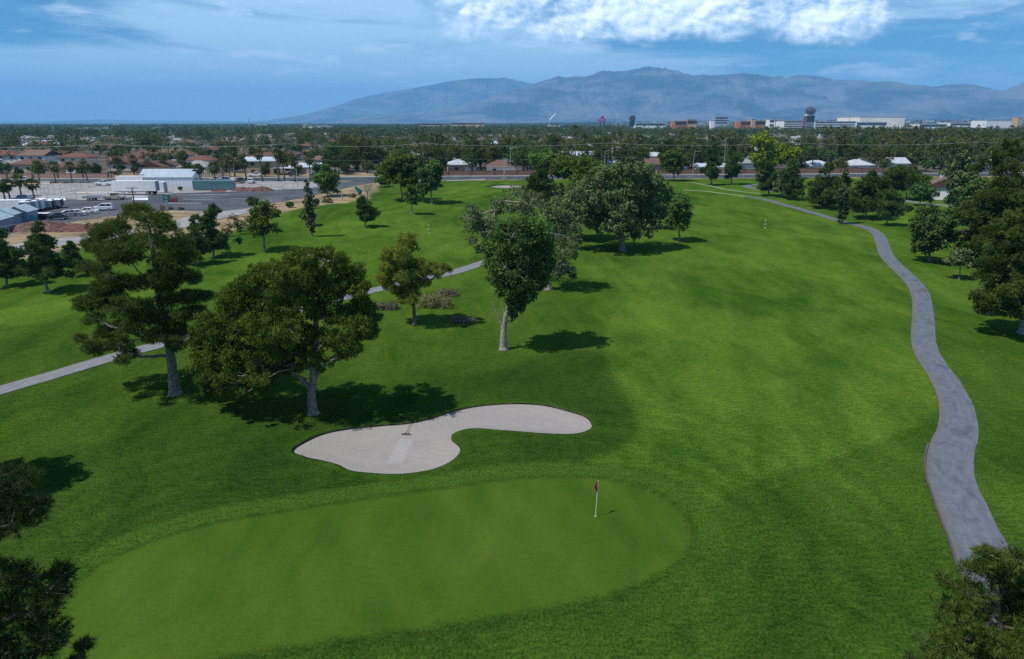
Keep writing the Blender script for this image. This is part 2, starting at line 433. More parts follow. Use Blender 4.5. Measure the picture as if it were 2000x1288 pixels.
def axis(lo, hi, step, mid_lo, mid_hi, mid, end_lo, end_hi):
    c = list(np.arange(lo, hi, step))
    u = [c[-1]]; d = step
    while u[-1] < end_hi:
        d = min(d * 1.05, mid) if u[-1] < mid_hi else d * 1.09
        u.append(u[-1] + d)
    l = [c[0]]; d = step
    while l[-1] > end_lo:
        d = min(d * 1.05, mid) if l[-1] > mid_lo else d * 1.09
        l.append(l[-1] - d)
    return np.array(l[:0:-1] + c + u[1:])


def set_zone(me, x, y, z=None):
    dm = np.full(len(x), 60.0); k_ = (np.abs(x) < 60) & (y > 0) & (y < 70); dm[k_] = poly_sd(x[k_], y[k_], GREEN)
    m_ = me.attributes.new('mow', 'FLOAT', 'POINT'); m_.data.foreach_set('value', dm.astype(np.float32))
    a = me.attributes.new('zone', 'FLOAT_COLOR', 'POINT')
    a.data.foreach_set('color', (zones(x, y) if z is None else z).astype(np.float32).ravel())


gx = axis(-40, 45, 0.4, -230, 210, 1.3, -30000, 30000)
gy = axis(18, 95, 0.4, -40, 290, 1.2, -150, 30000)
GX, GY = np.meshgrid(gx, gy); X, Y = GX.ravel(), GY.ravel(); Z = terrain(X, Y)
inb = np.zeros(len(X), bool)
for pl in (BUNKER, FARBUNK):
    bb = (X > pl[:, 0].min() - 1) & (X < pl[:, 0].max() + 1) & (Y > pl[:, 1].min() - 1) & (Y < pl[:, 1].max() + 1)
    idx = np.where(bb)[0]; s = poly_sd(X[idx], Y[idx], pl); Z[idx[s < 0.0]] -= 0.9
nx, ny = len(gx), len(gy); ii = np.arange(nx * ny).reshape(ny, nx)
Q = np.stack((ii[:-1, :-1], ii[:-1, 1:], ii[1:, 1:], ii[1:, :-1]), -1).reshape(-1, 4)
gm = mesh('ground', np.stack((X, Y, Z), 1), [Q], M['turf'], smoothf=True); set_zone(gm, X, Y)
o = link('ground', gm); o['kind'] = 'structure'


def lip(name, pl, width, drop, near):
    """turf collar round a bunker with a short cut face of soil"""
    n = len(pl); prev = np.roll(pl, 1, 0); nxt = np.roll(pl, -1, 0); tg = nxt - prev; tg /= np.linalg.norm(tg, axis=1)[:, None]
    area = np.sum(pl[:, 0] * nxt[:, 1] - nxt[:, 0] * pl[:, 1]); sg = 1 if area > 0 else -1
    nr = np.stack((tg[:, 1], -tg[:, 0]), 1) * sg
    rings = []
    rs = np.random.default_rng(5)
    for off, dz in ((width, -0.015), (width * .6, 0.01), (0.18, 0.03), (0.0, 0.015), (0.02, -0.05), (0.05, -drop)):
        p = pl + nr * (off + (rs.normal(0, 0.02, (n, 1)) if 0 < off < 0.3 else 0)); rings.append(np.stack((p[:, 0], p[:, 1], terrain(p[:, 0], p[:, 1]) + dz), 1))
    V = np.concatenate(rings); F, mi = [], []
    for r in range(len(rings) - 1):
        for i in range(n):
            F.append((r * n + i, r * n + (i + 1) % n, (r + 1) * n + (i + 1) % n, (r + 1) * n + i)); mi.append(0 if r < 3 else 1)
    me = mesh(name, V, [np.array(F)], [M['turf'], M['soil']], mi, smoothf=True)
    z = zones(V[:, 0], V[:, 1]); z[:, :3] = 0; z[:, 3] = 0.25; set_zone(me, V[:, 0], V[:, 1], z)
    ob = link(name, me); ob['kind'] = 'structure'; return ob


def sheet(name, pts, mat, off=0.02, sp=2.0, zf=None, kind='structure'):
    pts = np.asarray(pts, float)
    x0, y0 = pts.min(0); x1, y1 = pts.max(0)
    a, b = np.meshgrid(np.arange(x0 + sp / 2, x1, sp), np.arange(y0 + sp / 2, y1, sp)); a, b = a.ravel(), b.ravel()
    s = poly_sd(a, b, pts); k = s < -sp * 0.25
    n = len(pts); vs = [Vector(q) for q in pts] + [Vector((p, q)) for p, q in zip(a[k], b[k])]
    res = geometry.delaunay_2d_cdt(vs, [], [list(range(n))], 1, 1e-4)
    xy = np.array([(v.x, v.y) for v in res[0]]); z = terrain(xy[:, 0], xy[:, 1]) + off
    if zf is not None: z = z + zf(xy[:, 0], xy[:, 1])
    me = mesh(name, np.column_stack((xy, z)), [np.array([f for f in res[2] if len(f) == 3])], mat, smoothf=True)
    # make normals face up
    nz = np.zeros(len(me.polygons) * 3); me.polygons.foreach_get('normal', nz)
    if nz[2::3].mean() < 0: me.flip_normals()
    ob = link(name, me)
    if kind: ob['kind'] = kind
    return ob


M['soil'] = pmat('cut_soil', (0.062, 0.058, 0.026), 0.95, 4, 0.4)


def sand_material():
    m = pmat('bunker_sand', (0.40, 0.365, 0.33), 0.95); t = m.node_tree; b = t.nodes['Principled BSDF']
    ge = t.nodes.new('ShaderNodeNewGeometry'); sx = t.nodes.new('ShaderNodeSeparateXYZ'); t.links.new(ge.outputs['Position'], sx.inputs[0])
    X, Y = E(t, sx.outputs[0]), E(t, sx.outputs[1])
    swirl = noise(t, vec(t, X * 0.16, Y * 0.22, 0), 1, 3, 0.5, 1.2)
    rake = (swirl * 95.0)._op('SINE') * 0.5 + 0.5
    fine = noise(t, vec(t, X * 5, Y * 6, 0), 1, 6, 0.75)
    prints = noise(t, vec(t, X * 1.7, Y * 2.1, 3), 1, 4, 0.6).step(0.58, 0.70)
    f = (rake * 0.16 + fine * 0.75 + swirl * 0.30 - 0.08)
    c = mix(t, f.clamp(), (0.215, 0.193, 0.175), (0.335, 0.308, 0.285))
    c = mix(t, prints * 0.25, c, (0.40, 0.38, 0.37))
    # one smoothed drag track left by the rake
    x0, y0 = G0(795, 850); x1, y1 = G0(768, 905)
    u = ((X - x0) * (x1 - x0) + (Y - y0) * (y1 - y0)) / ((x1 - x0) ** 2 + (y1 - y0) ** 2)
    L = math.hypot(x1 - x0, y1 - y0); w = ((X - x0) * (-(y1 - y0) / L) + (Y - y0) * ((x1 - x0) / L))._op('ABSOLUTE')
    tr = (1 - w.step(0.38, 0.55)) * u.step(0, .05) * (1 - u.step(.85, 1.0))
    c = mix(t, tr * 0.4, c, (0.37, 0.35, 0.335))
    t.links.new(c, b.inputs['Base Color'])
    bn = t.nodes.new('ShaderNodeBump'); bn.inputs['Strength'].default_value = 0.6; bn.inputs['Distance'].default_value = 0.06
    t.links.new((rake * 0.4 + fine + prints * 0.8).v, bn.inputs['Height']); t.links.new(bn.outputs[0], b.inputs['Normal'])
    return m


M['sand'] = sand_material()


def sand_z(pl, depth):
    def f(x, y):
        s = -poly_sd(x, y, pl)
        return -(depth - 0.10) * sstep(s, 0, 1.6) + 0.03 * np.sin(x * 1.3) * np.sin(y * 1.7) * sstep(s, .2, 1)
    return f


sheet('bunker_sand', BUNKER, M['sand'], -0.12, 0.35, sand_z(BUNKER, 0.32))
lip('bunker_lip', BUNKER, 0.75, 0.55, True)
sheet('far_bunker_sand', FARBUNK, M['sand'], -0.22, 1.0, sand_z(FARBUNK, 0.4))
lip('far_bunker_lip', FARBUNK, 2.2, 0.6, False)


# ------------------------------------------------------------------ paths, street, yard
def path_material(name, ca, cb, wet, brown):
    m = pmat(name, ca, 0.75, spec=0.35); t = m.node_tree; b = t.nodes['Principled BSDF']
    uv = t.nodes.new('ShaderNodeUVMap'); uv.uv_map = 'uv'; sx = t.nodes.new('ShaderNodeSeparateXYZ'); t.links.new(uv.outputs[0], sx.inputs[0])
    U, V = E(t, sx.outputs[0]), E(t, sx.outputs[1])
    f = noise(t, vec(t, U * 0.9, V * 2.5, 0), 1, 6, 0.65)
    fine = noise(t, vec(t, U * 9, V * 9, 2), 1, 4, 0.7)
    blot = noise(t, vec(t, U * 0.42, V * 0.9, 5), 1, 4, 0.6, .4)
    c = mix(t, (f * 0.7 + fine * 0.3).step(0.35, 0.65), ca, cb)
    c = mix(t, blot.step(0.50, 0.74) * 0.6 * wet, c, (0.048, 0.060, 0.084))
    edge = (V + (f - 0.5) * 0.9)
    c = mix(t, (1 - edge.step(0.05, 0.60)) * 0.55 * brown, c, (0.135, 0.105, 0.095))
    seam = ((U / 3.1)._op('FRACT') - 0.5)._op('ABSOLUTE').step(0.489, 0.496)
    c = mix(t, seam * 0.8, c, (0.07, 0.065, 0.065))
    t.links.new(c, b.inputs['Base Color'])
    t.links.new((0.8 - blot.step(0.52, 0.66) * 0.3 * wet).v, b.inputs['Roughness'])
    return m


M['path'] = path_material('cart_path_concrete', (0.092, 0.103, 0.126), (0.142, 0.153, 0.178), 1.0, 1.0)
M['oldpath'] = path_material('old_path_concrete', (0.15, 0.15, 0.15), (0.22, 0.215, 0.215), 0.3, 0.4)
M['worn'] = pmat('worn_dry_grass', (0.22, 0.25, 0.13), 0.95, 1.5, 0.35)


def ribbon(name, pts, width, mat, off=0.035, sub=8, kind='structure', skirt=0.12, widths=None):
    c = smooth(pts, False, sub); n = len(c)
    tg = np.gradient(c, axis=0); tg /= np.linalg.norm(tg, axis=1)[:, None]; nr = np.stack((tg[:, 1], -tg[:, 0]), 1)
    al = np.concatenate(([0], np.cumsum(np.linalg.norm(np.diff(c, axis=0), axis=1))))
    w = np.full(n, width) if widths is None else np.interp(np.linspace(0, 1, n), np.linspace(0, 1, len(widths)), widths)
    rows = [(-0.5, -skirt), (-0.5, 0), (-0.25, .008), (0, .012), (0.25, .008), (0.5, 0), (0.5, -skirt)]
    V, UV = [], []
    for k, dz in rows:
        p = c + nr * (k * w + (np.random.default_rng(n + int(k > 0)).normal(0, .010, n) if abs(k) == .5 else 0))[:, None]; V.append(np.column_stack((p, terrain(p[:, 0], p[:, 1]) + off + dz))); UV.append(np.column_stack((al, (k + 0.5) * w)))
    m = len(rows); V = np.stack(V, 1).reshape(-1, 3); UV = np.stack(UV, 1).reshape(-1, 2)
    ii = np.arange(n * m).reshape(n, m); F = np.stack((ii[:-1, :-1], ii[:-1, 1:], ii[1:, 1:], ii[1:, :-1]), -1).reshape(-1, 4)
    me = mesh(name, V, [F], mat, smoothf=False)
    nz = np.zeros(len(me.polygons) * 3); me.polygons.foreach_get('normal', nz)
    if nz[2::3].sum() < 0: me.flip_normals()
    uv = me.uv_layers.new(name='uv'); li = np.zeros(len(me.loops), np.int32); me.loops.foreach_get('vertex_index', li)
    uv.data.foreach_set('uv', UV[li].astype(np.float32).ravel())
    ob = link(name, me)
    if kind: ob['kind'] = kind
    return ob, c, nr, w


PR = [(2190, 1620), (2085, 1390), (2010, 1235), (1941, 1136), (1916, 1076), (1896, 1037), (1877, 992), (1859, 947), (1854, 913), (1859, 878), (1869, 848), (1872, 818), (1866, 779),
      (1847, 739), (1822, 704), (1808, 680), (1803, 655), (1803, 630), (1802, 605), (1799, 582), (1790, 562), (1770, 542), (1748, 524), (1731, 505),
      (1725, 487), (1721, 472), (1713, 458), (1697, 447), (1675, 440), (1650, 434), (1625, 427), (1600, 419), (1562, 407), (1525, 398), (1490, 389), (1455, 384)]
_, pc_, pn_, pw_ = ribbon('cart_path', [G0(*q) for q in PR], 2.2, M['path'], 0.035, widths=[2.6, 2.55, 2.45, 2.2, 2.05, 2.05, 2.1, 2.15, 2.2])
ribbon('worn_track', [G0(*q) for q in [(1457, 384), (1430, 380.5), (1400, 377), (1370, 373.5), (1335, 371.5)]], 1.3, M['worn'], 0.03, skirt=.03)
ribbon('grass_track', [G0(*q) for q in [(1487, 378.4), (1450, 375), (1420, 370.5), (1395, 365.5), (1365, 359), (1352, 357)]], 1.1, M['worn'], 0.03, skirt=.03)
ribbon('loop_path', [G0(*q) for q in [(1575, 380), (1545, 378), (1515, 374), (1480, 369.5), (1462, 366.5), (1458, 364), (1468, 361.8), (1492, 360.5)]], 2.6, M['path'], 0.04)
ribbon('left_cart_path', [G0(*q) for q in [(-240, 832), (-100, 793), (0, 765), (110, 736), (217, 706), (320, 678), (450, 642), (600, 605), (715, 576), (754, 567), (820, 549), (880, 533), (949, 510), (1020, 488), (1075, 462)]], 2.1, M['oldpath'], 0.05)
ribbon('far_path', [G0(*q) for q in [(872, 353.6), (900, 352.6), (925, 351.6), (948, 350.9)]], 2.0, M['concrete'], 0.05, skirt=.05)
ribbon('far_side_path', [G0(*q) for q in [(1880, 408), (1840, 402), (1780, 395), (1735, 386), (1700, 378), (1660, 376)]], 2.4, M['oldpath'], 0.04, skirt=.05)
# low kerb along part of the path edge
kl = [i for i in range(len(pc_)) if 60 > i > 6]


def kerb(name, idx, side):
    a = pc_[idx] + pn_[idx] * (side * (pw_[idx] / 2 + 0.08))[:, None]
    V = []
    for k, dz in ((-.06, -.1), (-.06, .07), (.06, .07), (.06, -.1)):
        p = a + pn_[idx] * k * side; V.append(np.column_stack((p, terrain(p[:, 0], p[:, 1]) + .04 + dz)))
    V = np.stack(V, 1).reshape(-1, 3); n = len(idx); ii = np.arange(n * 4).reshape(n, 4)
    F = np.stack((ii[:-1, :-1], ii[:-1, 1:], ii[1:, 1:], ii[1:, :-1]), -1).reshape(-1, 4)
    ob = link(name, mesh(name, V, [F], M['kerbrust'])); ob['kind'] = 'structure'; return ob


M['kerbrust'] = pmat('stained_kerb', (0.085, 0.083, 0.08), 0.9, 0.8, col2=(0.075, 0.06, 0.05))
kerb('left_path_kerb', np.arange(17, 72), -1)
kerb('right_path_kerb', np.arange(14, 35), 1)


def st_near(x): return 256.5 + 0.085 * x
def st_far(x): return 271.5 + 0.085 * x


M['asphalt'] = pmat('street_asphalt', (0.045, 0.053, 0.065), 0.85, 0.25, 0.25)
M['yard'] = pmat('yard_asphalt', (0.042, 0.046, 0.053), 0.85, 0.09, bump=0.1, col2=(0.08, 0.084, 0.092), detail=8)
M['gravel'] = pmat('pale_gravel', (0.27, 0.255, 0.245), 0.95, 0.2, 0.22, detail=8)
M['mulch'] = pmat('red_mulch', (0.13, 0.062, 0.045), 0.95, 1.2, 0.5, bump=0.9, detail=8)
M['verge'] = pmat('sidewalk_concrete', (0.42, 0.41, 0.39), 0.9, 0.3, 0.12)
sheet('street', [(-420, st_near(-420)), (-100, st_near(-100)), (60, st_near(60)), (420, st_near(420)), (420, st_far(420)), (60, st_far(60)), (-100, st_far(-100)), (-420, st_far(-420))], M['asphalt'], 0.05, 12)
mb = MB()
for a in range(-420, 420, 20):
    for yy, w, h in ((st_far, 1.7, 0.15),):
        x0, x1 = a, a + 20; b = mb.n()
        for x in (x0, x1):
            for dy, z in ((0, 0.0), (0, h), (w, h), (w, 0)): mb.v.append((x, yy(x) + dy, z + 0.03))
        for q in ((0, 4, 5, 1), (1, 5, 6, 2), (2, 6, 7, 3)): mb.f4.append(tuple(b + i for i in q))
mb.build('sidewalk', M['verge'])['kind'] = 'structure'
mb = MB()
for x in range(-300, 300, 9):
    mb.box((x, (st_near(x) + st_far(x)) / 2, 0.066), (3, 0.15, 0.006), math.atan(0.085))
mb.build('street_lane_dashes', M['white'])['kind'] = 'structure'
sheet('storage_yard_gravel', [G0(*q) for q in [(-160, 400), (-80, 368), (70, 360.5), (235, 356), (340, 355), (470, 353.5), (640, 352.5), (660, 358), (600, 369), (470, 374), (230, 388), (70, 391), (-60, 398)]], M['gravel'], 0.03, 4)
sheet('yard_pavement', [G0(*q) for q in [(-200, 470), (-160, 402), (-20, 393), (70, 391.5), (230, 388.5), (340, 378), (470, 374.5), (600, 369.5), (662, 357), (700, 352.3), (740, 351.5), (735, 356),
    (692, 364), (640, 376), (560, 392), (500, 402), (440, 411), (395, 413), (330, 412), (260, 420), (200, 425), (150, 432), (110, 440), (60, 448), (0, 461), (-60, 470)]], M['yard'], 0.06, 4)
sheet('service_track', [G0(*q) for q in [(330, 440), (360, 428), (400, 417), (440, 411.6), (500, 403), (515, 410), (470, 421), (420, 432), (380, 446), (345, 455)]], M['gravel'], 0.09, 3)
sheet('lower_track', [G0(*q) for q in [(20, 480), (90, 470), (180, 462), (260, 452), (268, 462), (190, 474), (90, 486), (30, 492)]], M['gravel'], 0.03, 3)
mb = MB()
for px, py, L in ((368, 381.5, 7), (395, 381, 7), (425, 380.5, 7), (352, 390, 6), (395, 391, 6), (470, 389, 6)):
    x, y = G0(px, py); mb.box((x, y, 0.07), (L, 0.22, 0.006))
mb.build('yard_painted_lines', M['white'])['kind'] = 'structure'


# mulch heaps
def heap(name, px, py, w, d, h, mat, seed, label, cat):
    rs = np.random.default_rng(seed); n, m = 46, 22
    u, v = np.meshgrid(np.linspace(-1, 1, n), np.linspace(-1, 1, m)); r = np.sqrt(np.abs(u) ** 2.6 + np.abs(v) ** 2)
    z = np.clip(1 - r, 0, 1) ** 0.55 * h * (0.75 + 0.25 * np.sin(u * 5 + seed) * np.cos(v * 3)); z = z * (1 + rs.normal(0, .10, z.shape)) - 0.05
    x, y = G0(px, py); V = np.stack((u.ravel() * w / 2, v.ravel() * d / 2 + rs.normal(0, .08, n * m), z.ravel()), 1)
    ii = np.arange(n * m).reshape(m, n); F = np.stack((ii[:-1, :-1], ii[:-1, 1:], ii[1:, 1:], ii[1:, :-1]), -1).reshape(-1, 4)
    return tag(link(name, mesh(name, V, [F], mat, smoothf=False), None, (x, y, tz(x, y))), label, cat)


heap('mulch_heap', 104, 449, 21.5, 7, 2.0, M['mulch'], 3, 'long low heap of red-brown mulch beside the pale track', 'mulch heap')
heap('mulch_heap', 494, 372.5, 13.2, 6, 1.6, M['mulch'], 5, 'red-brown heap of mulch next to the teal container', 'mulch heap')
heap('mulch_heap', 427, 374, 5, 3, 0.9, M['mulch'], 8, 'small reddish heap in front of the teal container', 'mulch heap')


# ------------------------------------------------------------------ mountains
def fbm(x, y, seed, octv=7, ridged=True):
    rs = np.random.default_rng(seed); out = np.zeros_like(x); amp, tot, f = 1.0, 0.0, 1.0
    for o_ in range(octv):
        n = 64; g = rs.random((n, n)); a, b = x * f + rs.random() * 50, y * f + rs.random() * 50
        i, j = np.floor(a).astype(int), np.floor(b).astype(int); u, v = a - i, b - j; u = u * u * (3 - 2 * u); v = v * v * (3 - 2 * v)
        i0, j0, i1, j1 = i % n, j % n, (i + 1) % n, (j + 1) % n
        q = (g[i0, j0] * (1 - u) + g[i1, j0] * u) * (1 - v) + (g[i0, j1] * (1 - u) + g[i1, j1] * u) * v
        q = 1 - np.abs(2 * q - 1) if ridged else q
        out += amp * q; tot += amp; amp *= 0.52; f *= 2.03
    return out / tot


def mountain_material():
    m = pmat('desert_rock', (0.12, 0.10, 0.09), 0.95); t = m.node_tree; b = t.nodes['Principled BSDF']
    g = t.nodes.new('ShaderNodeNewGeometry'); mp = t.nodes.new('ShaderNodeMapping'); mp.inputs['Scale'].default_value = (0.0011, 0.0006, 0.004)
    t.links.new(g.outputs['Position'], mp.inputs[0])
    f = noise(t, mp.outputs[0], 1.0, 9, 0.65, 0.4)
    t.links.new(mix(t, f.step(0.38, 0.62), (0.020, 0.020, 0.022), (0.16, 0.135, 0.12)), b.inputs['Base Color'])
    return m


M['rock'] = mountain_material()


def range_(name, crest, D, depth_front, depth_back, seed, gully):
    """a real ridge of hills: crest from bearings and elevation angles, D metres away"""
    pxs = np.array([q[0] for q in crest], float); pys = np.array([q[1] for q in crest], float)
    az_, elv = [], []
    for q in crest:
        d = ray(*q); az_.append(math.atan2(d[0], d[1])); elv.append(math.atan2(d[2], math.hypot(d[0], d[1])))
    na, nd = 760, 130
    A = np.linspace(az_[0], az_[-1], na); Hc = np.interp(A, az_, elv)
    R = np.concatenate((np.linspace(D - depth_front, D, int(nd * .72), endpoint=False), np.linspace(D, D + depth_back, nd - int(nd * .72))))
    Hc = Hc + 0.0016 * (fbm(A * 60 + 3, A * 0 + seed * 1.7, seed + 9, 6) - 0.6) * np.clip(Hc / 0.03, 0, 1)
    AA, RR = np.meshgrid(A, R); x, y = RR * np.sin(AA), RR * np.cos(AA)
    base = np.tan(Hc)[None, :] * D + CAMH
    t = np.where(RR < D, (RR - (D - depth_front)) / depth_front, 1 - (RR - D) / depth_back)
    t = np.clip(t, 0, 1); prof = 0.16 * t ** 0.9 + 0.84 * sstep(t, 0.28, 1.0) ** 1.25
    n1 = fbm(x / 2300, y / 2600, seed); n2 = fbm(x / 520, y / 1500, seed + 1)
    h = base * prof
    h = h * (1 + gully * (n1 - 0.55) * 1.6 * np.sin(np.pi * np.clip(t, 0, 1)) ** 0.7 * (0.4 + 0.6 * t)) + base * 0.34 * gully * (n2 - 0.58) * sstep(t, .12, .5) * (1 - sstep(t, .86, 1.0) * .7)
    h = h * (1 + 0.10 * (fbm(x / 900, y / 5000, seed + 7, 6) - 0.6) * sstep(t, .75, .95))
    h = np.minimum(h, base * (0.35 + 0.65 * np.clip(RR / D, 0, 1)) * 1.02) - 12 * (1 - sstep(t, 0, 0.1))
    ii = np.arange(na * nd).reshape(nd, na); F = np.stack((ii[:-1, :-1], ii[:-1, 1:], ii[1:, 1:], ii[1:, :-1]), -1).reshape(-1, 4)
    ob = link(name, mesh(name, np.stack((x.ravel(), y.ravel(), h.ravel()), 1), [F], M['rock'], smoothf=False)); ob['kind'] = 'structure'
    return ob


range_('mountains', [(560, 240), (640, 236), (760, 226), (860, 214), (900, 208), (940, 199), (970, 190), (1000, 180), (1030, 168), (1050, 163), (1075, 156), (1100, 152), (1125, 151), (1150, 146), (1175, 140), (1200, 142),
    (1230, 140), (1250, 135), (1270, 132), (1290, 134), (1320, 141), (1350, 146), (1380, 151), (1420, 151), (1450, 147), (1480, 150), (1510, 155), (1550, 149), (1580, 150), (1610, 154), (1650, 157),
    (1680, 159), (1710, 163), (1740, 162), (1780, 170), (1820, 172), (1860, 168), (1890, 167), (1920, 172), (1950, 180), (1968, 176), (2000, 164), (2060, 158), (2160, 170), (2300, 205)], 14500, 4600, 2600, 11, 1.15)
range_('far_mountains', [(430, 242), (520, 236), (600, 224), (640, 213), (665, 205), (690, 196), (720, 190), (760, 182), (800, 176), (840, 169), (870, 163), (900, 159), (940, 156), (985, 155), (1010, 160), (1040, 166), (1100, 180), (1200, 210)], 19500, 4200, 2500, 21, 0.8)
range_('low_hills', [(-300, 240), (-100, 236), (60, 238.5), (200, 234), (300, 236), (420, 237), (520, 239)], 23000, 3500, 2500, 31, 0.3)
# ------------------------------------------------------------------ trees
def unit(rs, n):
    v = rs.normal(size=(n, 3)); return v / np.linalg.norm(v, axis=1)[:, None]


def nrm(v): return v / (np.linalg.norm(v, axis=1)[:, None] + 1e-9)


def leaf_quads(rs, c, out, s, lng=1.6, up=0.45, rnd=0.8, droop=0.0):
    """diamond leaves at points c facing roughly outwards"""
    n = len(c); N = nrm(out * 0.6 + unit(rs, n) * rnd + np.array((0, 0, up)))
    T = nrm(np.cross(N, unit(rs, n)) + np.array((0, 0, -droop))); B = nrm(np.cross(N, T))
    k = (s * rs.uniform(0.6, 1.25, n))[:, None]
    V = np.stack((c - T * k * lng * .5, c + B * k * .42, c + T * k * lng * .5, c - B * k * .42), 1).reshape(-1, 3)
    return V, np.arange(4 * n).reshape(n, 4)


def needle_tufts(rs, c, out, L, w, k=8, spread=0.75, up=0.55):
    """each point carries a brush of k thin needles"""
    n = len(c); ax = nrm(out * 0.7 + unit(rs, n) * 0.6 + np.array((0, 0, up)))
    a = np.repeat(ax, k, 0); d = nrm(a + unit(rs, n * k) * spread); b = np.repeat(c, k, 0)
    s = nrm(np.cross(d, unit(rs, n * k))) * w * 0.5; l = (L * rs.uniform(0.65, 1.15, n * k))[:, None]
    V = np.stack((b + s, b + d * l, b - s), 1).reshape(-1, 3)
    return V, np.arange(3 * n * k).reshape(-1, 3)


def limb_curve(rs, a, b, sag, k=5, wob=0.06):
    a, b = np.array(a, float), np.array(b, float); L = np.linalg.norm(b - a); o = []
    for i in range(k + 1):
        t = i / k; p = a * (1 - t) + b * t; p = p + np.array((0, 0, sag * L * math.sin(math.pi * t)))
        if 0 < i < k: p = p + rs.normal(0, wob * L / 2, 3)
        o.append(p)
    return o


def make_tree(name, base, lobes, trunk, r0, foliage, bark, elem, label, cat='tree', group=None, seed=1, style='leaf', nsub=8, dens=5.0,
              flat=0.8, subr=0.40, twigs=True, droop=0.0, up=0.45, lng=1.6, parent_parts=True, needle=None, bare=0.0, shell=0.45, forks=()):
    """lobes: (x,y,z,r) from the tree's foot; trunk: points from the foot"""
    rs = np.random.default_rng(seed); root = empty(name, base, label, cat, group)
    mb = MB(); tp = smooth(trunk, False, 5); nT = len(tp); tt = np.linspace(0, 1, nT); rad = r0 * (1 - 0.78 * tt)
    rad[0] *= 1.6; rad[1] *= 1.14; tp[0, 2] -= 0.15
    mb.tube(tp, list(rad), 9)
    for fk, fr in forks: mb.tube(smooth(fk, False, 4), list(np.linspace(fr, fr * .4, 4 * (len(fk) - 1) + 1)), 7, False)
    lobes = np.array(lobes, float); sub_c, sub_r, sub_o = [], [], []
    nodes = [tuple(p) for p in tp[max(1, nT // 4):]]; nroot = len(nodes); par = []; cost0 = [0.0] * nroot
    dmin = np.array([np.min(np.linalg.norm(np.array(nodes) - l[:3], axis=1)) for l in lobes]); lobes = lobes[np.argsort(dmin)]
    for l in lobes:                                               # every limb forks from the nearest wood already there
        c = l[:3]; N_ = np.array(nodes); v = c - N_; dd = np.linalg.norm(v, axis=1); cst = dd + 0.35 * np.array(cost0) + np.maximum(0, -v[:, 2]) * 0.8
        j = int(np.argmin(cst)); par.append(j); nodes.append(tuple(c)); cost0.append(cost0[j] + dd[j])
    kids = np.ones(len(nodes))
    for i in reversed(range(len(lobes))): kids[par[i]] += kids[nroot + i]
    for i, (x, y, z, r) in enumerate(lobes):
        c = np.array((x, y, z)); a_ = np.array(nodes[par[i]])
        if twigs:
            r1 = min(r0 * .55, 0.028 * math.sqrt(kids[nroot + i]) + .01); pts = limb_curve(rs, a_, c, 0.05 if style != 'needle' else -0.02, 4)
            mb.tube(pts, list(np.linspace(r1 * 1.15, r1 * .8, len(pts))), 5, False)
        m = max(3, int(nsub * rs.uniform(0.8, 1.2)))
        u = unit(rs, m); u[:, 2] = u[:, 2] * 0.9 + 0.08
        q = c + u * r * rs.uniform(0.35, 0.98, m)[:, None] * np.array((1, 1, flat))
        for p, o_ in zip(q, u):
            sub_c.append(p); sub_r.append(r * subr * rs.uniform(0.7, 1.2)); sub_o.append(o_)
            if twigs and rs.random() < 0.35 + bare:
                pts = limb_curve(rs, c, p + o_ * r * 0.1 * (1 + bare * 3), 0.04, 3)
                mb.tube(pts, list(np.linspace(0.012 + 0.008 * r, 0.006 + 0.003 * r, len(pts))), 3, False)
    mb.build('trunk', bark, root, smoothf=True)
    sub_c, sub_r, sub_o = np.array(sub_c), np.array(sub_r), np.array(sub_o)
    cnt = np.clip((dens * (sub_r / elem) ** 2).astype(int), 4, 400)
    if bare: cnt = np.where(rs.random(len(cnt)) < bare, cnt // 6, cnt)
    idx = np.repeat(np.arange(len(sub_c)), cnt); n = len(idx)
    d = unit(rs, n); pos = sub_c[idx] + d * (sub_r[idx] * (shell + (1 - shell) * rs.random(n)))[:, None] * np.array((1, 1, flat))
    out = nrm(d + sub_o[idx] * 0.7)
    if style == 'needle':
        L = elem * 1.55; w = needle or max(0.016, elem * 0.11); k = 8
        V, F = needle_tufts(rs, pos, out, L, w, k); per = k
    else:
        V, F = leaf_quads(rs, pos, out, elem, lng, up, 0.8, droop); per = 1
    st = rs.normal(0, 0.16, len(sub_c)); tint = np.clip(rs.normal(0.42, 0.2, n) + st[idx], 0, 1)
    link('crown', mesh('crown', V, [F], foliage, tint=np.repeat(tint, per)), root)
    return root


def px_lobes(base_px, lobes, seed, depth=1.0, both=0.7, xform=None, Y=None, fill=0):
    """picture-space lobes (x,y,r) -> metres from the tree's foot, spread through a real depth"""
    rs = np.random.default_rng(seed); b = G(*base_px); Y = b[1]; out = []
    L = [xform(*l) if xform else l for l in lobes]
    for _ in range(fill):
        i, j = rs.integers(0, len(L), 2)
        if math.hypot(L[i][0] - L[j][0], L[i][1] - L[j][1]) < 90: L.append(((L[i][0] + L[j][0]) / 2, (L[i][1] + L[j][1]) / 2, (L[i][2] + L[j][2]) / 2))
    xs = np.array([l[0] for l in L]); cx = (xs.min() + xs.max()) / 2; hw = max(1.0, (xs.max() - xs.min()) / 2)
    for (x, y, r) in L:
        p = P(x, y, Y); dep = Y * math.cos(TH) + (CAMH - p[2]) * math.sin(TH); m = r * dep / FP
        W = hw * dep / FP; lim = W * math.sqrt(max(0.05, 1 - ((x - cx) / hw) ** 2 * 0.9)) * depth
        oy = rs.uniform(-1, 1) * lim * 0.85
        for s in [oy] + ([-oy * rs.uniform(.5, 1)] if rs.random() < both else []) + ([rs.uniform(-.6, .6) * lim] if rs.random() < both - .3 else []):
            q = P(x, y, Y + s)
            out.append((q[0] - b[0], q[1] - b[1], q[2] - b[2], m * rs.uniform(0.9, 1.2)))
    return b, out


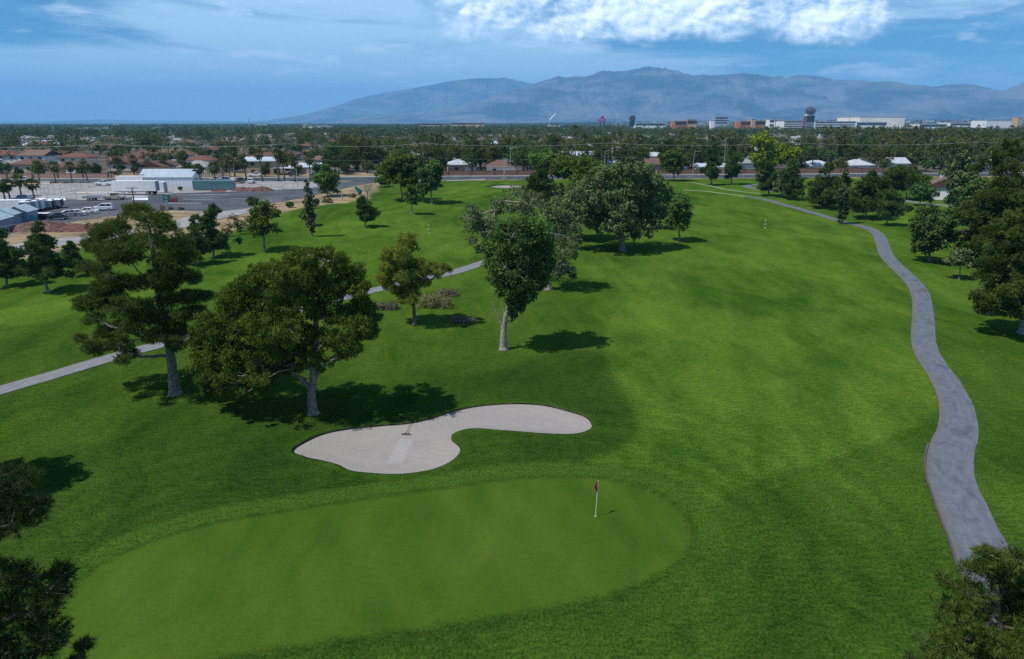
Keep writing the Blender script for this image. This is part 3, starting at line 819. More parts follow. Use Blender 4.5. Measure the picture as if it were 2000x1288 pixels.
def px_trunk(b, pts):
    o = [(0, 0, 0)]
    for x, y in pts:
        p = P(x, y, b[1]); o.append((p[0] - b[0], 0, p[2] - b[2]))
    return o


# the big pine on the left
XF = lambda x, y, r: (x / 3.066, y / 3.066 + 380, r / 3.066)
L = [(810, 110, 80), (900, 160, 85), (990, 190, 75), (700, 200, 85), (600, 230, 75), (560, 300, 75), (760, 300, 95), (900, 290, 95), (1080, 300, 85), (1110, 380, 75), (650, 360, 85),
     (520, 440, 55), (600, 450, 48), (780, 380, 75), (1000, 400, 85), (1060, 480, 90), (1150, 500, 60), (1230, 610, 48), (1130, 620, 80), (1000, 560, 75), (880, 520, 75), (720, 550, 90),
     (600, 560, 58), (520, 660, 62), (640, 630, 85), (720, 680, 95), (560, 740, 55), (840, 680, 75), (960, 740, 85), (1100, 720, 80), (1180, 700, 48), (700, 800, 90), (820, 780, 85),
     (940, 850, 75), (1060, 820, 80), (620, 840, 70), (520, 900, 62), (590, 925, 62), (700, 900, 75), (780, 950, 62), (1050, 900, 60), (730, 990, 42), (470, 640, 35), (480, 860, 35), (850, 90, 50), (640, 500, 60), (1010, 640, 70)]
b, lo = px_lobes((342, 770), L, 3, 0.85, 0.85, XF, fill=14)
make_tree('pine_tree', b, lo, px_trunk(b, [(338, 735), (333, 690), (318, 620), (305, 540), (298, 480), (285, 425)]), 0.42, M['pine'], M['grey_bark'], 0.18,
          'tall irregular dark pine with a bare pale trunk left of the broad feathery tree', 'tree', None, 11, 'needle', 15, 6.0, 0.66, 0.38, needle=0.028)
# broad feathery tree
XF = lambda x, y, r: (x / 3.067 + 350, y / 3.067 + 460, r / 3.067)
L = [(870, 105, 50), (780, 150, 75), (680, 140, 65), (960, 180, 75), (1050, 230, 70), (560, 210, 75), (460, 230, 65), (400, 280, 65), (310, 330, 55), (280, 400, 65), (640, 260, 100), (800, 270, 110),
     (940, 320, 100), (1080, 330, 70), (1115, 300, 35), (1110, 430, 75), (1160, 500, 55), (1205, 488, 22), (1140, 580, 55), (1060, 560, 80), (960, 480, 95), (820, 430, 100), (680, 410, 100), (540, 370, 100),
     (420, 400, 95), (320, 470, 95), (180, 520, 75), (110, 570, 55), (120, 640, 65), (240, 600, 95), (380, 560, 100), (520, 520, 100), (660, 560, 100), (780, 600, 90), (900, 620, 80), (1000, 660, 80), (980, 720, 40),
     (1060, 680, 42), (900, 760, 34), (800, 730, 70), (690, 700, 90), (560, 680, 100), (420, 700, 100), (290, 720, 100), (160, 740, 72), (110, 720, 50), (170, 840, 72), (280, 860, 85), (400, 840, 82), (520, 820, 80),
     (630, 790, 60), (720, 790, 45), (460, 920, 52), (380, 950, 42), (250, 920, 55), (160, 920, 45), (850, 800, 32), (90, 800, 40)]
b, lo = px_lobes((612, 808), L, 5, 0.62, 1.0, XF, fill=75)
b2 = px_trunk(b, [(608, 775), (611, 745), (612, 700), (618, 640), (610, 560), (640, 505)])
make_tree('spreading_tree', b, lo, b2, 0.36, M['mesq'], M['grey_bark'], 0.082, 'broad feathery dark-olive tree with a forked grey trunk beside the bunker', 'tree', None, 12, 'leaf', 19, 3.6, 0.88, 0.38,
          droop=0.7, lng=2.5, up=0.35, shell=0.25, forks=[(px_trunk(b, [(610, 775), (600, 752), (575, 730), (540, 705)])[1:], .2), (px_trunk(b, [(612, 745), (632, 715), (660, 690)])[1:], .16)])
# small yellowing pine
XF = lambda x, y, r: (x / 3.333 + 700, y / 3.333 + 350, r / 3.333)
L = [(300, 380, 36), (345, 375, 30), (310, 430, 55), (350, 450, 40), (290, 490, 55), (330, 550, 62), (200, 470, 38), (200, 530, 50), (260, 560, 55), (170, 580, 42), (240, 620, 65), (150, 650, 34), (200, 680, 55), (300, 640, 72),
     (380, 560, 48), (410, 530, 26), (440, 600, 52), (500, 570, 42), (560, 580, 38), (520, 620, 34), (590, 590, 20), (400, 670, 52), (440, 680, 34), (330, 720, 62), (270, 740, 52), (370, 750, 42), (300, 785, 34), (350, 795, 34)]
b, lo = px_lobes((810, 636), L, 7, 0.9, 0.8, XF)
make_tree('pine_tree', b, lo, px_trunk(b, [(808, 600), (804, 560), (800, 530), (796, 500), (793, 470)]), 0.2, M['pine_yellow'], M['bark'], 0.2,
          'small yellow-tinged pine with a heap of cut branches behind it', 'tree', None, 13, 'needle', 14, 6.5, 0.72, 0.42, needle=0.038)
# dense dark tree in the middle
L = [(1050, 290, 62), (960, 320, 62), (1130, 300, 62), (1200, 340, 62), (900, 380, 52), (1000, 380, 95), (1110, 400, 100), (1220, 420, 62), (860, 450, 52), (940, 470, 95), (1060, 490, 105), (1180, 510, 85), (870, 540, 52), (960, 580, 95),
     (1080, 600, 105), (1200, 600, 72), (1240, 560, 42), (890, 640, 52), (980, 690, 85), (1090, 700, 85), (1180, 680, 62), (930, 740, 42), (1010, 770, 62), (1090, 770, 52), (1000, 830, 42), (1060, 835, 42), (1010, 880, 32), (1110, 780, 34), (990, 915, 20)]
b, lo = px_lobes((983, 683), [(x, y, r * 1.03) for x, y, r in L], 9, 0.95, 0.9, XF)
make_tree('evergreen_tree', b, lo, px_trunk(b, [(983, 665), (984, 645), (988, 618), (997, 585), (1012, 530), (1018, 470)]), 0.36, M['ever'], M['pale_bark'], 0.16,
          'dense egg-shaped dark green tree on a crooked whitish trunk in the middle of the course', 'tree', None, 14, 'leaf', 15, 6.5, 0.95, 0.40, up=0.25, lng=1.7, forks=[(px_trunk(b, [(983, 655), (978, 630), (968, 605), (958, 580)])[1:], .11), (px_trunk(b, [(982, 640), (985, 612), (980, 585)])[1:], .08)])
# bare side limbs of that tree
# sparse grey tree behind it
L = [(740, 190, 50), (720, 260, 52), (780, 240, 60), (720, 320, 42), (800, 320, 70), (740, 400, 42), (860, 260, 62), (920, 150, 52), (980, 110, 52), (1060, 100, 70), (1140, 130, 70), (1200, 170, 52), (1000, 180, 70), (1100, 200, 70), (900, 200, 52),
     (860, 340, 70), (1280, 260, 80), (1360, 300, 75), (1420, 330, 55), (1300, 360, 80), (1390, 400, 66), (1340, 460, 80), (1395, 500, 42), (1320, 560, 62), (1370, 590, 42), (1395, 630, 30), (1300, 620, 42), (830, 440, 52), (790, 460, 42), (1420, 440, 32), (1260, 220, 70), (1340, 230, 55)]
b, lo = px_lobes((1070, 566), L, 15, 0.7, 0.7, XF)
make_tree('sparse_tree', b, lo, px_trunk(b, [(1066, 540), (1058, 505), (1050, 470), (1040, 430), (1030, 400)]), 0.45, M['olive'], M['dead_wood'], 0.2,
          'thin grey-brown half-dead tree spreading behind the dense egg-shaped tree', 'tree', None, 16, 'leaf', 18, 4.0, 0.85, 0.40, bare=0.36, lng=1.5)
# grove of grey-green trees right of the middle
L = [(1215, 335, 24), (1250, 340, 22), (1180, 345, 23), (1150, 360, 22), (1275, 360, 20), (1130, 385, 22), (1165, 390, 28), (1205, 375, 30), (1245, 375, 28), (1280, 390, 20), (1112, 400, 17), (1140, 420, 22), (1180, 425, 26), (1220, 415, 28), (1260, 415, 26),
     (1286, 415, 15), (1160, 440, 15), (1195, 445, 18), (1235, 445, 18), (1262, 440, 18), (1282, 440, 13), (1240, 460, 10), (1210, 460, 10), (1110, 425, 12), (1268, 458, 9), (1170, 452, 9)]
b, lo = px_lobes((1217, 490), L, 17, 0.9, 1.0)
make_tree('spreading_tree', b, lo, px_trunk(b, [(1215, 470), (1213, 455), (1212, 430), (1208, 390), (1210, 350)]), 0.5, M['olive'], M['grey_bark'], 0.3,
          'large grey-green spreading tree with a thick trunk at the front of the grove', 'tree', 'trees of the grove', 18, 'leaf', 20, 5.0, 0.85, 0.36, lng=1.7)


# ---- trees described by their foot and the box their crown fills in the picture
def auto_lobes(rs, W, D, H, shape, n, rk):
    out = []
    if shape == 'pine':                                            # uneven tiers of branches, open between them
        nt_ = max(4, int(round(H / max(.5, W) * 4.6))); a0 = rs.uniform(0, 6.3)
        for k in range(nt_):
            t = (k + rs.uniform(-.2, .2)) / (nt_ - .4); t = min(max(t, 0), 1); R = W / 2 * ((1 - t) ** .6 * 1.12 + .12) * min(1, t * 3 + .7)
            nb = max(2, int(rs.integers(4, 7) * (1.15 - t * .6)))
            for j in range(nb):
                a = a0 + k * 1.1 + 6.283 * j / nb + rs.normal(0, .3); l = R * rs.uniform(.55, 1.2); r = W * rs.uniform(.105, .17) * (1.15 - .4 * t)
                for f in ((1.0, .5) if l > W * .22 else (1.0,)):
                    out.append((math.cos(a) * (l * f - r * .6), math.sin(a) * (l * f - r * .6) * D / W, r * .6 + t * (H - 1.2 * r) + rs.normal(0, .03) * H - .06 * l * f, r * (1.0 if f == 1 else 1.25)))
        out.append((0, 0, H - W * .07, W * .09)); return out
    if shape == 'col':
        for k in range(30):
            t = k / 29; r = W * .43 * min(1, t * 5 + .5) * min(1, (1 - t) * 2.2 + .28) * rs.uniform(.85, 1.1); a = rs.uniform(0, 6.3); out.append((math.cos(a) * (W * .46 - r) * .5, math.sin(a) * (W * .46 - r) * .5, r * .6 + t * (H - 1.2 * r), r))
        return out
    for i in range(n):
        for _ in range(40):
            u, v, t = rs.uniform(-1, 1), rs.uniform(-1, 1), rs.random()
            k = {'round': math.sqrt(max(0, 1 - (2 * t - 1) ** 2)), 'cone': (1 - t) ** 0.75 * min(1, t * 5 + .35), 'egg': math.sqrt(max(0, 1 - (1.9 * t - 0.8) ** 2)) if 1.9 * t - 0.8 < 1 else 0,
                 'wide': math.sqrt(max(0, 1 - (1.5 * t - 0.4) ** 2)) if abs(1.5 * t - .4) < 1 else 0, 'col': min(1, (1 - t) * 3 + .25) * min(1, t * 4 + .5)}[shape]
            if u * u + v * v < k * k: break
        r = rk * W * rs.uniform(0.6, 1.3)
        kx = max(0.0, 1 - r / (W / 2)) * 1.18 if W else 0
        out.append((u * W / 2 * max(kx, .55), v * D / 2 * max(kx, .55), r * .7 + t * (H - 1.4 * r), r))
    return out


def T(name, kind, bp, box, label, seed, group=None, shape='egg', cat='tree', trunk_r=None, bark='grey_bark', n=None, lean=0.0, depth=1.0, dens=None, bare=0.0):
    rs = np.random.default_rng(seed); b = G(*bp); x0, x1, y0, y1 = box; Y = b[1]
    if 'pine' in kind and shape == 'egg': shape = 'pine'
    p0, p1, p2 = P((x0 + x1) / 2, y0, Y), P((x0 + x1) / 2, y1, Y), P(x1, (y0 + y1) / 2, Y); p3 = P(x0, (y0 + y1) / 2, Y)
    W = p2[0] - p3[0]; top, bot = p0[2] - b[2], max(0.3, p1[2] - b[2]); cx = (p0[0] + p1[0]) / 2 - b[0]; dist = math.hypot(Y, b[0])
    el_ = max(0.13, dist * 0.0024)
    rk = 0.19 if W > 3 else 0.24
    n = n or int(np.clip((top - bot) / W * 30, 20, 52))
    sk = rs.normal(0, .07, 2) * W
    lo = [(x + cx * (0.3 + .7 * min(1, z / max(.1, top - bot))) + sk[0] * math.sin(z * 1.1 + seed), y + sk[1] * math.sin(z * .9), z + bot, r) for x, y, z, r in auto_lobes(rs, W, W * depth, top - bot, shape, n, rk)]
    tr = [(0, 0, 0), (lean * bot * .3, 0, bot * .5), (cx * .5 + lean * bot * .5, 0, bot + .15 * (top - bot)), (cx, 0, bot + .8 * (top - bot))]
    style = 'needle' if 'pine' in kind else 'leaf'
    return make_tree(name, b, lo, tr, trunk_r or max(0.1, 0.022 * top + 0.03), M[kind], M[bark], el_ * (1.0 if style == 'leaf' else .95), label, cat, group, seed, style,
                     15, dens or (5.5 if style == 'leaf' else 5.5), 0.8 if style == 'leaf' else .68, 0.40, bare=bare, needle=dist * 0.0007 + 0.014, twigs=dist < 180)


R_ = 'trees along the left edge of the course'
T('pine_tree', 'pine_dark', (15, 560), (-28, 46, 445, 540), 'dark pine cut by the left picture edge, with a slim straight trunk', 31, R_, 'egg')
T('pine_tree', 'pine_dark', (95, 571), (36, 126, 433, 540), 'dark pine with a curved trunk standing in front of the red mulch heap', 32, R_, 'egg', lean=-.25)
T('pine_tree', 'pine_dark', (144, 540), (123, 163, 473, 520), 'small dark pine between the curved-trunk pine and the tall pine', 33, R_, 'egg')
T('pine_tree', 'pine_dark', (383, 517), (350, 416, 420, 497), 'dark pine with pale trunk right behind the tall pine', 34, R_, 'egg')
T('pine_tree', 'pine_dark', (418, 503), (381, 449, 399, 487), 'taller dark pine next to the tan shrubs', 35, R_, 'egg')
T('leafy_tree', 'mesq', (519, 490), (481, 554, 384, 468), 'round yellowish-green tree with a leaning trunk at the fairway edge', 36, R_, 'egg', lean=-.2)
T('shrub_tree', 'ever', (497, 408), (481, 506, 382, 407), 'dark rounded bush at the edge of the yard behind the round tree', 37, R_, 'round', cat='bush')
T('pine_tree', 'pine_dark', (714, 444), (692, 733, 384, 430), 'little pyramid pine standing under the teal feather flag', 38, R_, 'egg')
T('leafy_tree', 'green', (804, 418), (787, 824, 355, 402), 'small light-trunked tree in front of the dark pair', 39, R_, 'egg', bark='pale_bark')
T('leafy_tree', 'mesq', (786, 392), (733, 824, 293, 374), 'big rounded olive-brown tree of the dark pair', 40, R_, 'round', n=44)
T('leafy_tree', 'ever', (843, 398), (809, 870, 303, 378), 'big dark green tree of the dark pair, its trunk pale', 41, R_, 'egg', n=44)
T('leafy_tree', 'ever', (826, 396), (812, 840, 345, 385), 'thin dark tree between the trunks of the dark pair', 42, R_, 'egg')
T('weeping_tree', 'green', (648, 384), (606, 664, 318, 380), 'drooping green tree at the road bend by the lamp post', 43, R_, 'egg', n=40)
T('bush', 'ever', (608, 408), (601, 626, 388, 408), 'round dark bush behind the narrow cypress', 44, None, 'round', cat='bush')
T('bush', 'ever', (566, 406), (558, 576, 395, 406), 'small dark round bush on the dry verge', 45, None, 'round', cat='bush')
T('bush', 'ever', (772, 366), (715, 752, 344, 366), 'low dark hedge-like bush under the dead tree', 46, None, 'round', cat='bush')
# narrow cypress on the left with a bushy foot
T('cypress_tree', 'cypdry', (609, 462), (594, 616, 352, 455), 'narrow dark cypress with a drooping bent tip, left fairway', 47, None, 'col', n=40, bark='bark')
T('bush', 'cyp', (600, 442), (585, 622, 405, 443), 'grey-green bush growing round the narrow cypress', 48, None, 'egg', cat='bush')
# grove
R_ = 'trees of the grove'
T('pine_tree', 'pine', (1052, 402), (1020, 1085, 318, 400), 'olive pine at the back left of the grove near the far bunker', 51, R_, 'egg', n=40)
T('leafy_tree', 'green', (1084, 380), (1030, 1112, 283, 350), 'tall dark green tree with a bare trunk behind the grove', 52, R_, 'egg', n=40)
T('cypress_tree', 'cypdry', (1097, 396), (1090, 1104, 358, 394), 'short brownish cypress at the left edge of the grove', 53, R_, 'col', n=20)
T('leafy_tree', 'mesq', (1125, 385), (1065, 1155, 297, 352), 'light olive tree at the top left of the grove', 54, R_, 'round', n=40)
T('leafy_tree', 'ever', (1170, 400), (1120, 1200, 305, 390), 'dark green tree in the middle of the grove', 55, R_, 'egg', n=40)
T('leafy_tree', 'green', (1255, 425), (1215, 1300, 318, 420), 'green tree at the back right of the grove', 56, R_, 'round', n=40)
T('leafy_tree', 'green', (1327, 472), (1290, 1358, 364, 455), 'upright dark tree with twin thin trunks right of the grove', 57, R_, 'egg', n=40)
T('leafy_tree', 'olive', (1205, 468), (1120, 1180, 360, 440), 'grey-green tree behind the thick trunk of the grove', 58, R_, 'round', n=30)
# right side
T('leafy_tree', 'olive', (1135, 468), (1075, 1178, 345, 455), 'grey-green tree at the front left of the grove, half hidden', 59, R_, 'round', n=44)
T('leafy_tree', 'mesq', (1165, 432), (1098, 1205, 300, 412), 'wide olive tree at the back of the grove, centre', 60, R_, 'round', n=44)
T('leafy_tree', 'ever', (1292, 446), (1245, 1318, 328, 432), 'dark green tree between the thick-trunked tree and the twin-trunked one', 89, R_, 'egg', n=44)
R_ = 'trees along the right side of the course'
T('leafy_tree', 'mesq', (1316, 354), (1285, 1342, 286, 342), 'round olive tree standing alone by the street wall', 61, R_, 'round', n=40)
T('pine_tree', 'pine_dark', (1389, 362), (1374, 1408, 283, 345), 'narrow pine with a white trunk, left of two by the street', 62, R_, 'egg')
T('pine_tree', 'pine_dark', (1428, 361), (1416, 1450, 285, 345), 'narrow dark pine, right of two by the street', 63, R_, 'egg')
T('pine_tree', 'pine_dark', (1501, 383), (1475, 1520, 296, 370), 'dark pine in front of the lime green trees', 64, R_, 'egg', n=40)
T('pine_tree', 'pine_dark', (1547, 390), (1514, 1574, 312, 380), 'wide low pine with a blue-grey skirt beside the cart path', 65, R_, 'egg', n=40)
T('leafy_tree', 'olive', (1526, 386), (1508, 1540, 335, 380), 'small silver-grey tree beside the wide low pine', 66, R_, 'egg')
T('pine_tree', 'pine', (1604, 407), (1576, 1662, 317, 396), 'broad dark pine left of the tall column cypress', 67, R_, 'egg', n=46)
T('cypress_tree', 'cyp', (1646, 438), (1631, 1660, 332, 437), 'tall column cypress standing against the cart path', 68, R_, 'col', n=44)
T('pine_tree', 'pine', (1690, 428), (1658, 1735, 333, 410), 'broad pine right of the tall column cypress', 69, R_, 'egg', n=46)
T('pine_tree', 'pine_dark', (1732, 440), (1712, 1772, 372, 420), 'low dark pine with grey lower branches near the path', 70, R_, 'egg')
T('pine_tree', 'pine', (1718, 424), (1700, 1745, 345, 408), 'medium pine filling the gap behind the low dark pine', 71, R_, 'egg')
T('pine_tree', 'pine', (1770, 390), (1725, 1805, 318, 375), 'spreading pine left of the clubhouse', 72, R_, 'wide', n=46)
T('pine_tree', 'pine_dark', (1676, 414), (1662, 1690, 380, 410), 'young pine behind the tall column cypress', 73, R_, 'egg')
T('leafy_tree', 'ever', (1815, 512), (1768, 1870, 384, 500), 'dense dark green tree with a thin trunk beside the cart path bend', 74, R_, 'egg', n=60, dens=5.5)
T('sapling', 'olive', (1873, 546), (1850, 1904, 478, 530), 'thin young tree right of the dense green tree', 75, R_, 'egg', dens=2.0)
T('sapling', 'olive', (1929, 616), (1903, 1955, 530, 598), 'spindly sapling under the big right-hand pine', 76, R_, 'egg', dens=1.4)
T('leafy_tree', 'ever', (1795, 402), (1780, 1830, 345, 398), 'bushy green tree in front of the clubhouse wall', 77, R_, 'egg')
T('leafy_tree', 'olive', (1880, 440), (1832, 1905, 286, 420), 'tall grey-green tree right of the clubhouse', 78, R_, 'egg', n=60)
T('pine_tree', 'pine', (1951, 522), (1868, 2022, 268, 490), 'big spreading olive pine behind the right edge pine', 79, R_, 'egg', n=70)
T('pine_tree', 'pine', (1993, 652), (1888, 2098, 372, 604), 'big pine with a pale trunk cut by the right picture edge', 80, R_, 'egg', n=60, bark='pale_bark')
T('leafy_tree', 'lime', (1494, 352), (1452, 1515, 250, 335), 'tall bright lime green tree behind the dark pine', 81, 'bright green trees by the street', 'egg', n=46)
T('leafy_tree', 'lime', (1540, 349), (1508, 1560, 275, 330), 'lower lime green tree right of the tall bright one', 82, 'bright green trees by the street', 'round', n=36)
T('pine_tree', 'pine', (2030, 560), (1945, 2110, 318, 530), 'pine between the two big right-hand pines, mostly beyond the edge', 90, 'trees along the right side of the course', 'egg', n=50)
T('leafy_tree', 'ever', (1905, 470), (1862, 1950, 330, 452), 'dark green tree under the tall grey-green one at the right', 91, 'trees along the right side of the course', 'egg', n=44)
# pines close to the drone
L = [(1935, 1085, 24), (1902, 1108, 28), (1960, 1115, 38), (1992, 1095, 28), (1852, 1135, 24), (1900, 1165, 38), (1950, 1165, 46), (2000, 1150, 46), (1842, 1180, 28), (1872, 1212, 42), (1930, 1225, 55), (1990, 1225, 55), (1862, 1262, 38),
     (1920, 1285, 55), (1990, 1290, 55), (2040, 1200, 55), (2050, 1120, 45), (1880, 1335, 55), (1960, 1345, 65), (2040, 1320, 65), (1930, 1410, 65), (2020, 1420, 70), (1850, 1310, 40)]
def close_pine(bp, L, seed, label, mat, top, nd=.017, el_=.13):
    b, lo = px_lobes(bp, L, seed, 0.9, 0.7)
    return make_tree('pine_tree', b, lo, px_trunk(b, top), .24, M[mat], M['bark'], el_, label, 'tree', 'pines close below the camera', seed, 'needle', 13, 6.0, .7, .42, needle=nd)
close_pine((1985, 1660), L, 83, 'close olive pine whose top fills the lower right corner', 'pine', [(1980, 1450), (1960, 1300), (1945, 1180), (1938, 1090)])
close_pine((1850, 1590), [(1800, 1252, 16), (1818, 1278, 22), (1790, 1290, 18), (1840, 1310, 30), (1800, 1330, 28), (1860, 1370, 40), (1820, 1390, 36)], 84, 'shaded pine twigs low beside the close right pine', 'pine_dark', [(1840, 1450), (1825, 1330), (1810, 1265)])
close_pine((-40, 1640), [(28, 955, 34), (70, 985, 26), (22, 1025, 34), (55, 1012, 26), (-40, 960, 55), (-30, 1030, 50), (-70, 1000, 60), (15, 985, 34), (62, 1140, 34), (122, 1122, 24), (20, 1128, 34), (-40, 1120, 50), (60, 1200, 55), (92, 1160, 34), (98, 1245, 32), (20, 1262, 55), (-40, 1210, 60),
    (62, 1290, 50), (-20, 1330, 60), (70, 1370, 55), (165, 1262, 12), (150, 1290, 16), (130, 1310, 24), (-90, 1110, 60), (-100, 1250, 70), (0, 1420, 70), (100, 1330, 40)], 85, 'dark close pine filling the lower left corner with a branch above', 'pine_corner_shade', [(-45, 1400), (-50, 1200), (-60, 1050), (-60, 950)])
T('pine_tree', 'pine_dark', (-150, 984), (-330, -30, 590, 930), 'pine beyond the left edge casting a shadow on the grass', 87, 'pines close below the camera', 'egg', n=44)


# dry scrub along the golf boundary
def shrub(px, py, w, h, kind, seed, label, name='shrub', cat='shrub', group='dry shrubs along the course boundary', dens=3.5):
    b = G(px, py); dep = b[1]; rs = np.random.default_rng(seed); W = w * dep / FP; H = h * dep / FP
    lo = auto_lobes(rs, W, W * .8, H, 'round', 12, 0.24)
    return make_tree(name, b, lo, [(0, 0, 0), (0.05, 0, H * .3), (0.1, 0.05, H * .7)], 0.05, M[kind], M['bark'], max(.12, dep * .002), label, cat, group, seed, 'leaf', 6, dens, .85, .45, twigs=dep < 60)


for i, (px, py, w, h, k, lb) in enumerate([
        (446, 462, 34, 34, 'scrub', 'tan-olive shrub beside the taller dark pine'), (470, 458, 28, 30, 'ever', 'dark shrub between the tan shrubs'), (488, 452, 30, 34, 'scrub', 'yellowish shrub left of the round tree'),
        (458, 440, 30, 24, 'scrub', 'pale yellow shrub on the slope above the fairway'), (600, 400, 22, 9, 'scrub', 'low dry weeds right of the narrow cypress'), (640, 396, 26, 8, 'scrub', 'low dry weeds on the top of the mound'),
        (318, 412, 12, 12, 'scrub', 'brown weed bush at the yard edge'), (334, 410, 10, 6, 'scrub', 'small olive weed at the yard edge'), (353, 411, 12, 7, 'scrub', 'small weed beside pale litter at the yard edge'),
        (353, 373, 11, 8, 'ever', 'round dark bush in front of the metal barns'), (1905, 520, 40, 40, 'olive', 'grey bush under the right-hand pines'), (1880, 470, 40, 26, 'dead', 'brown dry bush below the grey-green tree'),
        (1940, 470, 50, 30, 'scrub', 'dry low bush between the right-hand pines'), (1850, 398, 22, 16, 'green', 'light green bush at the clubhouse door'), (1765, 412, 30, 14, 'scrub', 'pale dry bush before the clubhouse'),
        (1885, 400, 40, 24, 'ever', 'dark bush shading the ground right of the clubhouse'), (690, 386, 20, 7, 'scrub', 'dry tuft at the foot of the teal flag'), (540, 424, 18, 8, 'scrub', 'dry tuft on the slope behind the round tree')]):
    shrub(px, py, w, h, k, 300 + i, lb)


def brush(px, py, w, h, seed, label, leafy):
    b = G(px, py); rs = np.random.default_rng(seed); dep = b[1]; W, H = w * dep / FP, h * dep / FP
    root = empty('brush_pile', b, label, 'brush pile', 'heaps of cut branches on the grass'); mb = MB(); C = []
    for i in range(150):
        c = np.array((rs.uniform(-.5, .5) * W, rs.uniform(-.5, .5) * W * .6, rs.uniform(.02, .55) * H)); d = unit(rs, 1)[0] * np.array((1, .8, .45)); l = W * rs.uniform(.12, .3)
        a, e = c - d * l / 2, c + d * l / 2; a[2], e[2] = max(a[2], .02), max(e[2], .02)
        mb.tube([a, (a + e) / 2 + rs.normal(0, .06, 3), e], [.022, .015, .007], 3, False); C += [e, (a + e) / 2]
    mb.build('branches', M['dead_wood'], root)
    C = np.array(C); idx = rs.integers(0, len(C), int(900 * leafy)); pos = C[idx] + rs.normal(0, .16, (len(idx), 3)); pos[:, 2] = np.abs(pos[:, 2])
    V, F = leaf_quads(rs, pos, unit(rs, len(idx)), .13, 1.8); link('leaves', mesh('leaves', V, [F], M['dead'] if leafy < 1.3 else M['scrub'], tint=rs.random(len(idx))), root)


brush(848, 600, 62, 44, 1, 'large heap of cut branches right of the yellow-tinged pine', 1.6)
brush(758, 604, 36, 20, 2, 'small heap of dry twigs left of the yellow-tinged pine', .9)
brush(874, 578, 34, 18, 3, 'dark flat heap of brush by the left cart path', 1.2)
brush(908, 628, 40, 10, 4, 'thin fallen branches lying at the tip of the pine shadow', .5)


# bare dead tree
def bare_tree(px, py, h, label, seed):
    b = G(px, py); rs = np.random.default_rng(seed); dep = b[1]; H = h * dep / FP; root = empty('dead_tree', b, label, 'tree'); mb = MB()
    def grow(p, d, l, r, lv):
        q = p + d * l; mb.tube([p, (p + q) / 2 + rs.normal(0, .04 * l, 3), q], [r, r * .85, r * .6], 6 if lv < 2 else 4, False)
        if lv >= 5: return
        for k in range(3 if lv < 3 else 2):
            e = d + rs.normal(0, .48, 3); e[2] = abs(e[2]) * .8 + .15; grow(q, e / np.linalg.norm(e), l * rs.uniform(.62, .85), r * .58, lv + 1)
    grow(np.array((0, 0, -.1)), np.array((.1, 0, 1.0)), H * .27, .26, 0)
    t = mb.build('trunk', M['pale_bark'], root)


bare_tree(717, 392, 46, 'leafless whitish dead tree beside the teal feather flag', 5)

# ------------------------------------------------------------------ golf furniture
M['flag'] = pmat('flag_cloth', (0.30, 0.012, 0.045), 0.8, 9, .25)
M['teal_cloth'] = pmat('teal_cloth', (0.015, 0.15, 0.13), 0.7, 2, .2)
M['stick'] = pmat('flagstick_white', (0.80, 0.80, 0.72), 0.4)
b = G(1163, 1009); root = empty('golf_flag', b, 'white flagstick with a limp dark red flag on the green', 'golf flag')
MB().tube([(0, 0, -.1), (.03, 0, 1.0), (.075, 0, 2.13)], [.017, .014, .011], 8).build('stick', M['stick'], root)
rs = np.random.default_rng(2); n, m = 13, 16; V = []
for j in range(m):
    t = j / (m - 1); z = 2.11 - .62 * t
    for i in range(n):
        s = i / (n - 1); w = .14 * math.sin(math.pi * min(1, t * .86 + .08)) ** .9
        V.append((.072 - .02 * t - s * w * 1.15, .07 * math.sin(s * 9 + t * 2.2) * (0.3 + t * .7), z - .10 * s * (1 - t)))
ii = np.arange(n * m).reshape(m, n); F = np.stack((ii[:-1, :-1], ii[:-1, 1:], ii[1:, 1:], ii[1:, :-1]), -1).reshape(-1, 4)
fo = link('flag', mesh('flag', V, [F], M['flag'], smoothf=True), root); sm = fo.modifiers.new('cloth', 'SOLIDIFY'); sm.thickness = .012
mb = MB(); k = 20
for r0_, z0_ in ((.062, .012), (.05, .012), (.05, -.12)):
    for i in range(k): mb.v.append((r0_ * math.cos(6.2832 * i / k), r0_ * math.sin(6.2832 * i / k), z0_))
for q in range(2):
    for i in range(k): mb.f4.append((q * k + i, q * k + (i + 1) % k, (q + 1) * k + (i + 1) % k, (q + 1) * k + i))
mb.build('cup', M['white'], root)


def rake_(px, py, ang, label, L=1.7):
    x, y = G0(px, py); z = tz(x, y) - .12 - .2; root = empty('bunker_rake', (x, y, z + .03), label, 'rake', 'rakes in the bunker', ang)
    mb = MB().box((0, 0, .05), (.62, .05, .045)); 
    for i in range(13): mb.box((-.29 + i * .0483, 0, .005), (.014, .02, .07))
    mb.build('head', M['black'], root)
    MB().tube([(0, .02, .07), (.03, .12, .11), (.12, L * .6, .24), (.2, L, .36)], [.016, .016, .015, .015], 7).build('handle', M['black'], root)
    MB().tube([(-.07, .02, .07), (.0, .2, .13)], [.012, .012], 6).build('brace', M['black'], root)


rake_(793, 844, 0.0, 'black rake lying in the bunker near the far lip'); rake_(604, 894, 1.9, 'dark rake at the near left edge of the bunker', .5)


def marker(px, py, label):
    b = G(px, py); root = empty('yardage_post', b, label, 'marker post', 'striped yardage posts')
    mb, m2 = MB(), MB()
    for i in range(5): (mb if i % 2 == 0 else m2).tube([(0, 0, .0 + i * .36), (0, 0, .36 + i * .36)], .06, 10)
    mb.build('post', M['white'], root); m2.build('band', M['black'], root)


